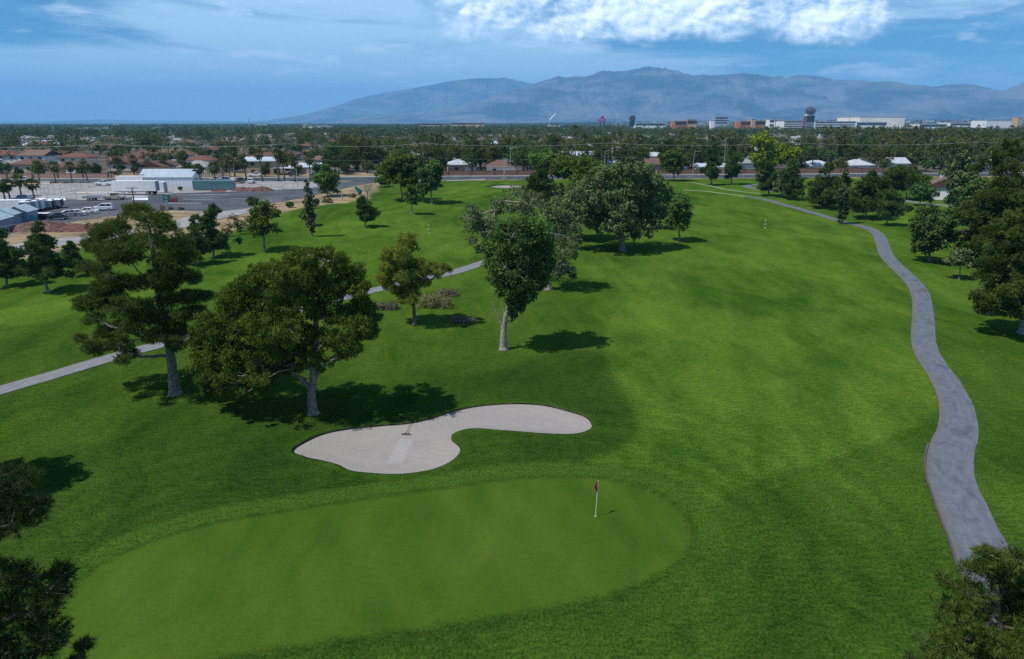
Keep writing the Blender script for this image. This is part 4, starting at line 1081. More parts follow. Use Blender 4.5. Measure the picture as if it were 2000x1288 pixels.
marker(838, 457, 'black and white striped post on the left fairway'); marker(1494, 447, 'black and white striped post on the right fairway')
b = G(692, 384); root = empty('feather_flag', b, 'tall teal feather flag leaning beside the dead tree', 'flag')
p0 = P(700, 384, b[1]) - b; p1 = P(691, 366, b[1]) - b
MB().tube([(p0[0], 0, 0), (p0[0] - 1.2, 0, 2.2), (p1[0], 0, p1[2])], [.05, .04, .025], 6).build('pole', M['metal'], root)
V = []; n, m = 14, 6
for j in range(n):
    t = j / (n - 1); c = np.array((p1[0], 0, p1[2])) * (1 - t) + np.array((p0[0] + .2, 0, .25)) * t
    for i in range(m):
        s = i / (m - 1); V.append((c[0] + .1 + s * 1.35 * math.sin(math.pi * (0.1 + .8 * t)) , .15 * math.sin(s * 5 + t * 4), c[2] + s * .25))
ii = np.arange(n * m).reshape(n, m); F = np.stack((ii[:-1, :-1], ii[:-1, 1:], ii[1:, 1:], ii[1:, :-1]), -1).reshape(-1, 4)
fo = link('cloth', mesh('cloth', V, [F], M['teal_cloth'], smoothf=True), root); sm = fo.modifiers.new('cloth', 'SOLIDIFY'); sm.thickness = .02

# ------------------------------------------------------------------ vehicles
PAINT = {k: pmat(k + '_paint', c, .3, spec=.6) for k, c in {'car_white': (.74, .75, .77), 'car_dark': (.03, .035, .045), 'car_silver': (.42, .41, .40), 'car_blue': (.03, .12, .22), 'car_tan': (.36, .32, .25), 'car_grey': (.16, .17, .19)}.items()}
TRIM = pmat('trailer_grey', (.30, .33, .36), .6, .5, .12)


def wheel_(root, x, y, r=.34):
    w = MB().disc((x, y, r), r, .22).build('wheel', M['dark'], root)
    MB().disc((x, y + (.10 if y > 0 else -.10), r), r * .58, .06, 'y', 10).build('rim', M['metal'], w)


CARPROF = {'sedan': ([(-2.3, .35), (-2.32, .75), (-2.1, .95), (-1.5, 1.0), (1.0, .95), (1.9, .86), (2.25, .68), (2.3, .35)], [(-1.75, .98), (-1.0, 1.42), (.25, 1.45), (1.15, .95)]),
           'suv': ([(-2.25, .42), (-2.28, .95), (-2.15, 1.08), (1.0, 1.08), (2.0, 1.0), (2.27, .78), (2.3, .42)], [(-2.1, 1.06), (-1.8, 1.66), (.2, 1.70), (1.2, 1.07)]),
           'pickup': ([(-2.9, .52), (-2.9, 1.12), (-.75, 1.12), (-.7, 1.12), (1.3, 1.12), (2.4, 1.05), (2.75, .88), (2.78, .52)], [(-.68, 1.11), (-.5, 1.75), (.6, 1.80), (1.4, 1.11)])}


def vehicle(kind, paint, px, py, rz, label, group='vehicles in the storage yard', s=1.0, name=None, xy=None):
    x, y = xy if xy is not None else G0(px, py); root = empty(name or {'sedan': 'sedan_car', 'suv': 'suv_car', 'pickup': 'pickup_truck'}[kind], (x, y, .07), label, 'pickup' if kind == 'pickup' else 'car', group, rz)
    root.scale = (s, s, s); body, cab = CARPROF[kind]; W = .9; mb = MB()
    b0 = mb.n(); n = len(body)                                           # hull with a tucked waist and nose
    for yy, k in ((-W, 0), (-W * .86, 1), (W * .86, 1), (W, 0)):
        for u, z in body: mb.v.append((u * (1.0 if k else .975), yy, z + (.02 if k else -.03 if z > .6 else .03)))
    for r in range(3):
        for i in range(n): mb.f4.append((b0 + r * n + i, b0 + (r + 1) * n + i, b0 + (r + 1) * n + (i + 1) % n, b0 + r * n + (i + 1) % n))
    mb.poly(tuple(b0 + i for i in range(n))); mb.poly(tuple(b0 + 3 * n + i for i in reversed(range(n))))
    t0, t1 = cab[1], cab[2]
    mb.box(((t0[0] + t1[0]) / 2, 0, (t0[1] + t1[1]) / 2 + .02), (t1[0] - t0[0] + .25, W * 1.5, .07))
    for u0, z0, u1, z1 in ((*cab[0], *cab[1]), (*cab[3], *cab[2]), ((cab[1][0] + cab[2][0]) / 2, 1.0, (cab[1][0] + cab[2][0]) / 2, cab[1][1])):
        for sg in (-1, 1): mb.tube([(u0, sg * W * .90, z0), (u1, sg * W * .76, z1)], .055, 4)
    mb.build('body', PAINT[paint], root)
    g = MB(); q = g.n()
    for u, z in cab:
        for sg in (-1, 1): g.v.append((u * .985, sg * W * (.87 if z < 1.2 else .73), z - .02))
    for f in ((0, 1, 3, 2), (2, 3, 5, 4), (4, 5, 7, 6), (0, 2, 4, 6), (1, 7, 5, 3), (0, 6, 7, 1)): g.f4.append(f)
    g.build('windows', M['glass'], root)
    if kind == 'pickup': MB().box((-1.8, 0, 1.10), (1.95, 1.45, .06)).build('cargo_bed', M['black'], root)
    e = body[-1][0]; 
    for sg in (-1, 1):
        MB().box((body[-2][0] - .06, sg * .66, body[-2][1] + .02), (.2, .34, .13)).build('headlight', M['clear_lamp'], root)
        MB().box((body[1][0] + .02, sg * .74, body[1][1] + .02), (.1, .22, .18)).build('taillight', M['red_lamp'], root)
        for u in ((-1.75, 1.75) if kind == 'pickup' else (-1.4, 1.42)): wheel_(root, u, sg * .83, .39 if kind == 'pickup' else .34)
    return root


vehicle('suv', 'car_white', 204, 412.5, 3.28, 'white SUV at the right end of the parked car row')
vehicle('sedan', 'car_white', 171, 419, 3.32, 'white sedan second from the right in the car row')
vehicle('sedan', 'car_white', 146, 423.5, 3.6, 'white sedan in the middle of the car row')
vehicle('sedan', 'car_silver', 133, 424.5, 3.75, 'pale silver sedan half hidden behind the dark car')
vehicle('sedan', 'car_dark', 113, 430, 3.4, 'dark blue-grey sedan at the left end of the car row')
vehicle('pickup', 'car_blue', 46, 395, 3.1, 'blue pickup under the palms at the yard edge')
vehicle('pickup', 'car_tan', 224, 391, .0, 'two-tone silver pickup in front of the long white trailer')
vehicle('pickup', 'car_white', 203, 363, 3.14, 'white work truck on the pale gravel behind the wire fence')
vehicle('pickup', 'car_dark', 470, 358, 1.75, 'dark pickup parked facing the yard beside the teal container')
vehicle('suv', 'car_white', 491, 358.5, 1.75, 'white SUV next to the dark pickup near the street')
vehicle('suv', 'car_white', 446, 355.5, .2, 'white van partly hidden behind the teal container')
vehicle('sedan', 'car_silver', 424, 354, .1, 'silver sedan by the barns near the street')
vehicle('sedan', 'car_white', 52, 354, .1, 'white sedan on the street left of the palms', 'cars by the street')
vehicle('pickup', 'car_white', 0, 0, 0.15, 'white pickup parked before the two-storey tan house', 'cars by the street', xy=(-98.6, 268.5))
vehicle('sedan', 'car_blue', 0, 0, .3, 'blue car under the flat carport', 'cars by the street', xy=(-76.5, 271.5))
vehicle('suv', 'car_dark', 0, 0, .1, 'dark car beside the carport posts', 'cars by the street', xy=(-84.5, 270.5))
vehicle('suv', 'car_white', 0, 0, 0.3, 'white SUV in the driveway with the brown gabled house', 'cars by the street', xy=(72.0, 296.0))
vehicle('sedan', 'car_white', 0, 0, 0.1, 'white car behind the block wall by the twin pines', 'cars by the street', xy=(89.0, 296.0))


def box_trailer(px, py, L, H, rz, label, mat, wheels=True, group='white trailers in the yard', W=2.5, ribs=0, name='box_trailer', cat='trailer'):
    x, y = G0(px, py); z0 = 1.1 if wheels == 2 else .55 if wheels else .1; root = empty(name, (x, y, .07), label, cat, group, rz)
    mb = MB().box((0, 0, z0 + H / 2), (L, W, H))
    for i in range(ribs): 
        for sg in (-1, 1): mb.box((-L / 2 + (i + .5) * L / ribs, sg * (W / 2 + .02), z0 + H / 2), (L / ribs * .45, .06, H * .94))
    mb.build('body', mat, root)
    MB().box((0, 0, z0 + H + .03), (L + .06, W + .06, .06)).build('roof', M['white'] if not ribs else mat, root)
    for sg in (-1, 1): MB().box((L / 2 + .02, sg * W * .245, z0 + H * .5), (.05, W * .46, H * .9)).build('rear_door', TRIM, root)
    if wheels:
        MB().box((0, 0, z0 - .12), (L * .96, W * .5, .2)).build('chassis', M['black'], root)
        for u in ((L * .3, L * .3 + 1.15) if wheels == 2 else (L * .1,)):
            for sg in (-1, 1): wheel_(root, u, sg * (W / 2 - .2), .5 if wheels == 2 else .33)
        if wheels == 2:
            for sg in (-1, 1): MB().box((-L * .3, sg * .7, .5), (.15, .15, 1.0)).build('landing_leg', M['metal'], root)
        else: MB().tube([(-L / 2, 0, z0 - .1), (-L / 2 - 1.2, 0, z0 - .15)], .05, 5).build('hitch', M['black'], root)
    return root


box_trailer(267, 381, 12.4, 2.75, 0.05, 'long white semi-trailer on wheels in the yard', M['white'], 2)
box_trailer(316, 376.5, 2.6, 2.9, 0.05, 'short white cargo box right of the long semi-trailer', M['white'], 0)
box_trailer(258, 363, 8.6, 2.9, 0.05, 'white cargo box behind the long semi-trailer', M['white'], 0)
box_trailer(286, 362, 2.6, 2.7, 0.05, 'narrow white container between the cargo box and the barns', M['white'], 0)
M['teal_steel'] = pmat('teal_container_steel', (.10, .205, .225), .6, .6, .15)
box_trailer(420, 371.5, 12.4, 2.6, 0.02, 'long teal corrugated shipping container beside the mulch', M['teal_steel'], 0, None, ribs=30, name='shipping_container', cat='container')
for i, (px, py, lb) in enumerate([(54, 416, 'white enclosed trailer leftmost of the small trailer row'), (68, 414, 'white enclosed trailer second in the small trailer row'), (80, 411.5, 'white enclosed trailer at the right of the white ones')]):
    box_trailer(px, py, 4.3, 2.0, -1.1 - .1 * i, lb, M['white'], 1, W=2.1)
box_trailer(30, 415, 7.0, 2.2, .1, 'white caravan with dark windows behind the sheds', M['white'], 1, W=2.4)
box_trailer(98, 409, 3.8, 1.5, -1.2, 'black trailer beside the white enclosed trailers', M['black'], 1, 'dark trailers in the yard', 2.0)
box_trailer(114, 407, 3.6, 1.5, -1.2, 'black trailer at the right end of the row', M['black'], 1, 'dark trailers in the yard', 2.0)
box_trailer(78, 431, 4.4, .9, .1, 'low dark utility trailer behind the sheds', M['black'], 1, 'dark trailers in the yard', 1.9)


def flat_trailer(px, py, L, rz, label, mat):
    x, y = G0(px, py); root = empty('flatbed_trailer', (x, y, .07), label, 'trailer', None, rz); MB().box((0, 0, .72), (L, 2.2, .12)).build('deck', mat, root)
    mb = MB()
    for sg in (-1, 1): mb.box((0, sg * 1.1, 1.0), (L, .06, .45))
    mb.build('rail', mat, root); MB().tube([(L / 2, 0, .6), (L / 2 + 1.3, 0, .5)], .06, 5).build('hitch', M['black'], root)
    for u in (-.9, -.05):
        for sg in (-1, 1): wheel_(root, u, sg * 1.0, .36)


flat_trailer(184, 392, 4.8, .03, 'pale flatbed trailer with twin wheels left of the silver pickup', TRIM)


def jersey(px, py, L, rz, label, mat):
    x, y = G0(px, py); o = MB().prism([(-.35, 0), (.35, 0), (.3, .2), (.12, .4), (.1, 1.05), (-.1, 1.05), (-.12, .4), (-.3, .2)], -L / 2, L / 2, 'x').build('concrete_barrier', mat, None, (x, y, .06))
    tag(o, label, 'barrier'); o.rotation_euler[2] = rz


# profile is (y,z) pushed along x
jersey(106, 392, 6.6, 0.0, 'long pale concrete barrier beside the blue pickup', M['white']); jersey(89, 360, 3.4, 0, 'cream concrete barrier between the street palms', M['verge'])
jersey(275, 391.5, 4.2, 0.0, 'white low barrier behind the wooden utility pole', M['white'])


def barn(px, py, L, W, H, rise, rz, label, wall, roof, door_end=1, name='metal_barn', group='metal buildings of the yard'):
    x, y = G0(px, py); root = empty(name, (x, y, .05), label, 'barn' if name == 'metal_barn' else 'shed', group, rz); h2 = H + rise
    MB().prism([(-W / 2, 0), (W / 2, 0), (W / 2, H), (0, h2), (-W / 2, H)], -L / 2, L / 2, 'x').build('wall', wall, root)
    mb = MB()
    for sg in (-1, 1):
        b0 = mb.n(); e = .25
        for xx in (-L / 2 - e, L / 2 + e):
            mb.v += [(xx, 0, h2 + .03), (xx, sg * (W / 2 + e), H - e * rise / (W / 2) + .03), (xx, sg * (W / 2 + e), H - e * rise / (W / 2) + .11), (xx, 0, h2 + .11)]
        for f in ((0, 1, 2, 3), (7, 6, 5, 4), (0, 4, 5, 1), (1, 5, 6, 2), (2, 6, 7, 3)): mb.f4.append(tuple(b0 + i for i in f))
    mb.build('roof', roof, root)
    MB().box((door_end * (L / 2 + .03), 0, H * .42), (.06, W * .45, H * .84)).build('door', TRIM, root)
    mb = MB()
    for i in range(int(L / 1.2)): mb.box((-L / 2 + (i + .5) * 1.2, -W / 2 - .02, H / 2), (.06, .05, H * .98))
    mb.build('wall_ribs', wall, root)


M['barn_wall'] = pmat('barn_wall', (.62, .66, .70), .55, .6, .07); M['barn_roof'] = pmat('barn_roof', (.36, .42, .47), .5, .7, .1); M['shed_wall'] = pmat('shed_wall', (.21, .27, .32), .6, .6, .12)
M['shed_roof'] = pmat('shed_roof', (.34, .42, .46), .6, .8, .12)
barn(338, 363.5, 15.5, 5.6, 3.0, 1.5, .02, 'white metal barn with a blue-grey gable end, the nearer one', M['barn_wall'], M['barn_roof'])
barn(337, 357, 18.5, 5.6, 3.0, 1.5, .02, 'white metal barn standing behind the nearer barn', M['barn_wall'], M['barn_roof'])
barn(19, 441, 5.5, 4.2, 2.4, 1.1, -1.35, 'blue-grey gabled shed at the left picture edge, the front one', M['shed_wall'], M['shed_roof'], name='storage_shed')
barn(46, 436, 5.0, 4.0, 2.5, 1.1, -1.35, 'blue-grey gabled shed right of the front shed', M['shed_wall'], M['shed_roof'], name='storage_shed')
barn(-8, 452, 5.5, 4.4, 2.4, 1.1, -1.35, 'grey gabled shed nearest to the left picture edge', M['shed_wall'], M['shed_roof'], name='storage_shed')
x, y = G0(56, 437); root = empty('water_tank', (x, y, .05), 'small teal tank against the storage shed', 'tank')
MB().disc((0, 0, .9), .75, 1.9, 'x', 16).build('barrel', pmat('teal_plastic', (.02, .22, .27), .4), root); MB().box((-.5, 0, .15), (.2, 1.1, .3)).box((.5, 0, .15), (.2, 1.1, .3)).build('cradle', M['metal'], root)
x, y = G0(336, 396); root = empty('gas_bottle_cage', (x, y, .06), 'green steel cage with red gas bottles in the yard', 'cage'); M['cage'] = pmat('green_steel', (.12, .25, .19), .6); mb = MB()
for u in (-1.9, -.7, 1.5, 1.9):
    for v in (-.7, .7): mb.box((u, v, 1.0), (.08, .08, 2.0))
for z in (.1, 1.0, 1.95):
    for v in (-.7, .7): mb.box((0, v, z), (3.8, .06, .06))
mb.box((-1.3, 0, 1.0), (1.1, 1.3, 1.85)); mb.build('frame', M['cage'], root)
for u in (.0, .45, .9, 1.3): MB().disc((u, 0, .62), .19, 1.2, 'z', 10).build('gas_bottle', PAINT.setdefault('red', pmat('red_paint', (.42, .02, .03), .4)), root)


# chain-link fences
def fence(pts, H, label, sp=3.0, group='wire fences round the yard', rails=(0.06, 1.0), mat='metal', wires=True, g=G0):
    q = [np.array(g(*p)[:2]) for p in pts]; root = empty('wire_fence', (q[0][0], q[0][1], 0), label, 'fence', group); o = q[0]; posts = []; w = MB()
    for a, c in zip(q[:-1], q[1:]):
        L = np.linalg.norm(c - a); n = max(1, round(L / sp)); d = (c - a) / L; nn = np.array((-d[1], d[0]))
        for i in range(n + 1): posts.append(a + (c - a) * i / n - o)
        for rz_ in rails: w.tube([(*(a - o), tz(*a) + H * rz_), (*(c - o), tz(*c) + H * rz_)], .025, 4, False)
        if wires:
            k = int(L / .6)
            for i in range(k):
                for s in (1, -1):
                    e0, e1 = (i, i + H / .6 * s); 
                    if 0 <= e1 * .6 <= L: w.tube([(*(a + d * i * .6 - o), .05), (*(a + d * e1 * .6 - o), H)], .006, 3, False)
    w.build('mesh_and_rails', M[mat], root); pm = MB().tube([(0, 0, -.05), (0, 0, H + .1)], .045, 6).mesh('post', M[mat])
    for p in posts[:95]: link('post', pm, root, (p[0], p[1], tz(*(p + o))))


fence([(66, 389), (96, 381), (160, 370), (235, 361)], 2.4, 'tall wire fence crossing the pale gravel by the white work truck')
fence([(66, 394), (150, 391), (235, 390.5)], 2.0, 'wire fence along the yard behind the pale barrier')
fence([(-60, 474), (20, 462), (120, 446), (235, 429), (330, 415), (395, 414)], 2.0, 'wire fence along the lower edge of the yard')
fence([(440, 413), (505, 403), (560, 397), (640, 384), (665, 378)], 2.0, 'wire fence between the yard and the golf mound')
fence([(455, 375.5), (530, 373), (595, 370.5)], 2.0, 'wire fence behind the mulch next to the teal container')
fence([(870, 351.7), (1000, 351), (1150, 350), (1330, 348.5), (1520, 347.5), (1740, 346)], 1.6, 'long wire fence between course and street', 3.5, rails=(1.0,), wires=False)


# poles, wires, lamps
def upole(px, py, top, label, arms=((0.92, 2.4),), mat='wood_pole', transformer=False, xy=None, H=None, group='utility poles'):
    b = np.array((*xy, 0.0)) if xy is not None else G(px, py); H = H or (P(px, top, b[1])[2] - b[2]); root = empty('utility_pole', b, label, 'utility pole', group)
    MB().tube([(0, 0, -.2), (0, 0, H)], [.19, .12], 8).build('pole', M[mat], root)
    for t, w in arms:
        MB().box((0, -.16, H * t), (w, .12, .14)).build('crossarm', M['wood_pole' if mat == 'wood_pole' else 'metal'], root)
        for u in (-.45, -.2, .2, .45): MB().tube([(u * w, -.16, H * t + .07), (u * w, -.16, H * t + .27)], .05, 6).build('insulator', M['dark'], root)
    if transformer:
        for u in (.45, .95): MB().disc((u, -.1, H * .88), .28, .95, 'z', 12).build('transformer', M['metal'], root)
    return root, b, H


def wires(name, pts, label, sag=.9, r=.022, offs=((0, 0),)):
    mb = MB()
    for oy, oz in offs:
        for a, c in zip(pts[:-1], pts[1:]):
            a_, c_ = np.array(a) + (0, oy, oz), np.array(c) + (0, oy, oz)
            mb.tube([a_ * (1 - t) + c_ * t - np.array((0, 0, sag * 4 * t * (1 - t))) for t in np.linspace(0, 1, 9)], r, 4, False)
    tag(mb.build(name, M['cable']), label, 'wires', 'overhead power lines')


M['cable'] = pmat('grey_cable', (.30, .30, .29), .5)
upole(263, 402, 366, 'brown wooden utility pole with two crossarms by the white semi-trailer', ((.95, 2.6), (.70, 2.0)), group=None)
sp_ = []
for x, lb in ((-330, 'utility pole at the far left end of the street'), (-215, 'utility pole among the street palms at the left edge'), (-150, 'utility pole behind the white work truck'), (-84, 'utility pole with crossarm between the palms near the tan house'),
              (-34, 'utility pole behind the big dark pair of trees'), (38, 'utility pole behind the grove'), (112, 'utility pole near the lime green trees'), (190, 'utility pole among the palms right of the clubhouse'), (300, 'utility pole at the right end of the street')):
    r, b, H = upole(0, 0, 0, lb, ((.96, 2.4), (.86, 1.6)), xy=(x, st_far(x) + 2.4), H=12.6, group='utility poles along the street'); sp_.append((x, b[1] - .16, H * .96 + .25))
wires('power_line', sp_, 'upper pale power lines sagging between the street poles', 1.1, .015, ((0, 0), (.5, .12), (-.5, .1)))
wires('power_line', [(x, y, z - 5.2) for x, y, z in sp_], 'lower pale cable strung along the street poles', 1.0, .018)
upole(985, 351.5, 309, 'pale utility pole carrying two transformers beside the far bunker', ((.97, 1.6),), 'concrete', True, group=None)


def street_lamp(px, py, top, label, arm=1):
    b = G(px, py); H = P(px, top, b[1])[2]; root = empty('street_lamp', b, label, 'street lamp', 'street lamps'); MB().tube([(0, 0, 0), (0, 0, H)], [.14, .08], 8).build('pole', M['metal'], root)
    MB().tube([(0, 0, H - .1), (arm * .9, 0, H + .25), (arm * 2.1, 0, H + .3)], [.06, .05, .045], 6).build('arm', M['metal'], root); MB().box((arm * 2.4, 0, H + .28), (.8, .3, .16)).build('lamp_head', M['metal'], root)


street_lamp(669, 392, 330, 'grey lamp post standing at the road bend by the drooping tree', -1); street_lamp(997, 343, 290, 'grey lamp post behind the wall near the pole with transformers', 1)
street_lamp(1180, 342, 296, 'grey lamp post above the grove by the street', 1); street_lamp(582, 366, 331, 'short grey post beside the palms at the gravel', -1); street_lamp(3, 430, 352, 'grey post at the left picture edge by the sheds', 1)
street_lamp(1353, 342, 297, 'grey lamp post left of the twin pines', 1); street_lamp(1412, 342, 270, 'slender pale post between the twin pines', 1)
# ------------------------------------------------------------------ walls and houses
def block_wall(x0, x1, H, label, mat, off=2.6, yf=st_far):
    a, c = np.array((x0, yf(x0) + off)), np.array((x1, yf(x1) + off)); L = np.linalg.norm(c - a); d = (c - a) / L
    root = empty('block_wall', (a[0], a[1], 0), label, 'wall', 'block walls along the street', math.atan2(d[1], d[0]))
    MB().box((L / 2, 0, H / 2), (L, .2, H)).build('panel', mat, root); MB().box((L / 2, 0, H + .05), (L, .28, .1)).build('coping', M['cap'], root)
    pm = MB().box((0, 0, H / 2 + .06), (.45, .42, H + .14)).mesh('pier', M['cap'])
    for u in np.arange(0.2, L, 9.0): link('pier', pm, root, (u, 0, 0))


M['cap'] = pmat('wall_cap', (.12, .075, .06), .9); M['brick'] = pmat('red_brown_block', (.21, .115, .085), .9, 1.6, .22); M['tanblock'] = pmat('tan_block', (.40, .31, .22), .9, 1.2, .15); M['pinkblock'] = pmat('pink_block', (.40, .25, .20), .9, 1.2, .15)
block_wall(-34, 18, 2.0, 'red-brown block wall with dark piers beyond the far bunker', M['brick']); block_wall(58, 113, 2.1, 'red-brown block wall behind the twin pines', M['brick'])
block_wall(116, 165, 2.3, 'brown block wall right of the lime green trees', M['brick']); block_wall(-215, -150, 1.8, 'pink block wall behind the street palms at the left', M['pinkblock'], 4)
block_wall(-128, -108, 1.8, 'tan block wall left of the two-storey house', M['tanblock'], 3)

ROOF = {'red': pmat('red_tile', (.145, .062, .042), .85, 2.5, .25), 'rust': pmat('rust_tile', (.12, .062, .045), .85, 2.5, .25), 'pink': pmat('pink_tile', (.165, .10, .08), .85, 2.5, .2), 'brown': pmat('brown_shingle', (.14, .085, .065), .9, 3, .25),
        'grey': pmat('grey_shingle', (.26, .26, .26), .9, 3, .2), 'white': pmat('white_roof', (.42, .45, .48), .7, 1, .1), 'blue': pmat('pale_blue_roof', (.40, .47, .52), .6, 1, .1), 'dark': pmat('dark_shingle', (.07, .06, .06), .9, 3, .3)}
WALL = {'tan': pmat('tan_stucco', (.36, .28, .18), .9, 1, .12), 'cream': pmat('cream_stucco', (.56, .50, .41), .9, 1, .1), 'white': pmat('white_stucco', (.66, .65, .63), .9, 1, .08), 'pink': pmat('pink_stucco', (.44, .32, .27), .9, 1, .1), 'grey': pmat('grey_stucco', (.36, .36, .36), .9, 1, .1)}
M['rust_door'] = pmat('rust_door', (.25, .07, .03), .6); M['fascia'] = pmat('fascia', (.5, .47, .43), .7)


def roof_mesh(kind, w, d, h, rise, e=.5):
    mb = MB(); W, D = w / 2 + e, d / 2 + e
    if kind == 'flat':
        return mb.box((0, 0, h + .14), (w + .3, d + .3, .28))
    ins = 0 if kind == 'gable' else min(D, W * .8)
    t = .16; z0 = h - .05
    for dz in (0, t):
        mb.v += [(-W, -D, z0 + dz), (W, -D, z0 + dz), (W, D, z0 + dz), (-W, D, z0 + dz), (-W + ins, 0, z0 + rise + dz), (W - ins, 0, z0 + rise + dz)]
    for f in ((6, 7, 11, 10), (8, 9, 10, 11), (1, 0, 4, 5), (3, 2, 5, 4), (0, 1, 7, 6), (2, 3, 9, 8), (1, 2, 8, 7), (3, 0, 6, 9)): mb.f4.append(f)
    mb.f3 += [(7, 8, 11), (9, 6, 10), (2, 1, 5), (0, 3, 4)]
    return mb


def house(x, y, w, d, h, rz, roof, rcol, wcol, label, group='houses beyond the street', rise=None, detail=2, garage=True, name='house', chimney=False, seed=0):
    rs = np.random.default_rng(seed + int(abs(x * 7 + y))); rise = rise or d * .22; root = empty(name, (x, y, 0), label, 'house', group, rz)
    mb = MB()
    if roof == 'gable': mb.prism([(-d / 2, -.2), (d / 2, -.2), (d / 2, h), (0, h + rise * .88), (-d / 2, h)], -w / 2, w / 2, 'x')
    else: mb.box((0, 0, h / 2 - .1), (w, d, h + .1))
    mb.build('wall', WALL[wcol], root)
    rf = roof_mesh(roof, w, d, h, rise).build('roof', ROOF[rcol], root)
    if chimney or rs.random() < .3: MB().box((w * .2, d * .12, h + rise * .8), (.9, .7, 1.5)).build('chimney', WALL[wcol], rf)
    if rs.random() < .5: MB().box((-w * .2, d * .1, h + rise + .2), (1.0, 1.0, .9)).build('roof_cooler', M['metal'], rf)
    if detail:
        for fl in range(max(1, int(h / 2.6))):
            n = max(2, int(w / 4.2))
            for i in range(n):
                u = -w / 2 + (i + .5) * w / n; z = 1.45 + fl * 2.8
                if garage and fl == 0 and i == n - 1: MB().box((u, -d / 2 - .02, 1.1), (w / n * .8, .08, 2.2)).build('garage_door', M['white'], root)
                elif fl == 0 and i == n // 2: MB().box((u, -d / 2 - .02, 1.05), (1.0, .08, 2.1)).build('door', M['rust_door'], root)
                else: MB().box((u, -d / 2 - .02, z), (1.5, .07, 1.15)).build('window', M['glass'], root)
        for sg in (-1, 1):
            for u in (-d * .22, d * .22): MB().box((sg * (w / 2 + .02), u, 1.5), (.07, 1.3, 1.1)).build('window', M['glass'], root)
        if detail > 1 and roof != 'flat': MB().box((0, -d / 2 - .52, h - .06), (w + 1.05, .06, .22)).build('fascia', M['fascia'], root)
    return root


GH = 'houses beyond the street'
a = P(515, 344, 283); house(a[0], 283, 11.5, 8, 5.4, .1, 'gable', 'blue', 'tan', 'two-storey tan house with a pale blue metal roof behind the tall palms', None, 1.4, 2, False)
a = P(562, 344, 281); root = empty('carport', (a[0], 280, 0), 'open carport with a pale flat roof right of the two-storey house', 'carport', None); MB().box((0, 0, 2.7), (9, 6, .25)).build('roof', ROOF['white'], root)
for u in (-4.2, 4.2):
    for v in (-2.7, 2.7): MB().box((u, v, 1.3), (.2, .2, 2.6)).build('post', M['wood_pole'], root)
a = P(600, 342, 288); house(a[0], 288, 12, 8, 2.7, .1, 'gable', 'white', 'tan', 'low tan house with a pale roof and dark garage right of the carport', None, 1.5)
house(-4.5, 290, 12, 9, 2.9, .08, 'hip', 'brown', 'white', 'house with a brown hip roof behind the block wall near the far bunker', None, 2.3)
house(-22, 300, 12, 9, 3.0, .35, 'hip', 'white', 'pink', 'pinkish house with a white roof left of the brown-roofed one', None, 2.0)
house(66, 304, 18, 10, 3.2, .08, 'gable', 'brown', 'pink', 'brown gabled house with a white garage door left of the round olive tree', None, 2.1)
house(84, 291, 14, 7, 2.6, .08, 'gable', 'blue', 'white', 'long low house with a pale teal-white roof by the twin pines', None, 1.2)
house(97, 312, 20, 9, 3.0, .08, 'hip', 'grey', 'cream', 'wide house with a tan-grey roof behind the twin pines', None, 2.0)
house(128, 296, 12, 9, 2.8, .1, 'hip', 'white', 'white', 'house with a white hip roof behind the column cypress', None, 2.0)
house(147, 300, 11, 9, 2.8, .12, 'hip', 'white', 'white', 'second white-roofed house right of the column cypress', None, 2.1); house(166, 305, 9, 8, 3.2, .12, 'gable', 'white', 'white', 'white-roofed house behind the spreading pine by the clubhouse', None, 2.3)
house(110, 318, 14, 9, 2.8, .1, 'hip', 'pink', 'tan', 'house with a faded pink roof left of the white hip roof', None, 2.0); house(205, 300, 14, 9, 3, .1, 'hip', 'white', 'white', 'white house half hidden at the right edge pines', None, 2.0)
# clubhouse on the course
a = P(1832, 385, 190); house(a[0] + 1.5, 190, 9, 9, 3.4, 1.1, 'gable', 'pink', 'white', 'white clubhouse with a terracotta tile roof and a rust-brown door', None, 2.6, 2, False, 'clubhouse', True)
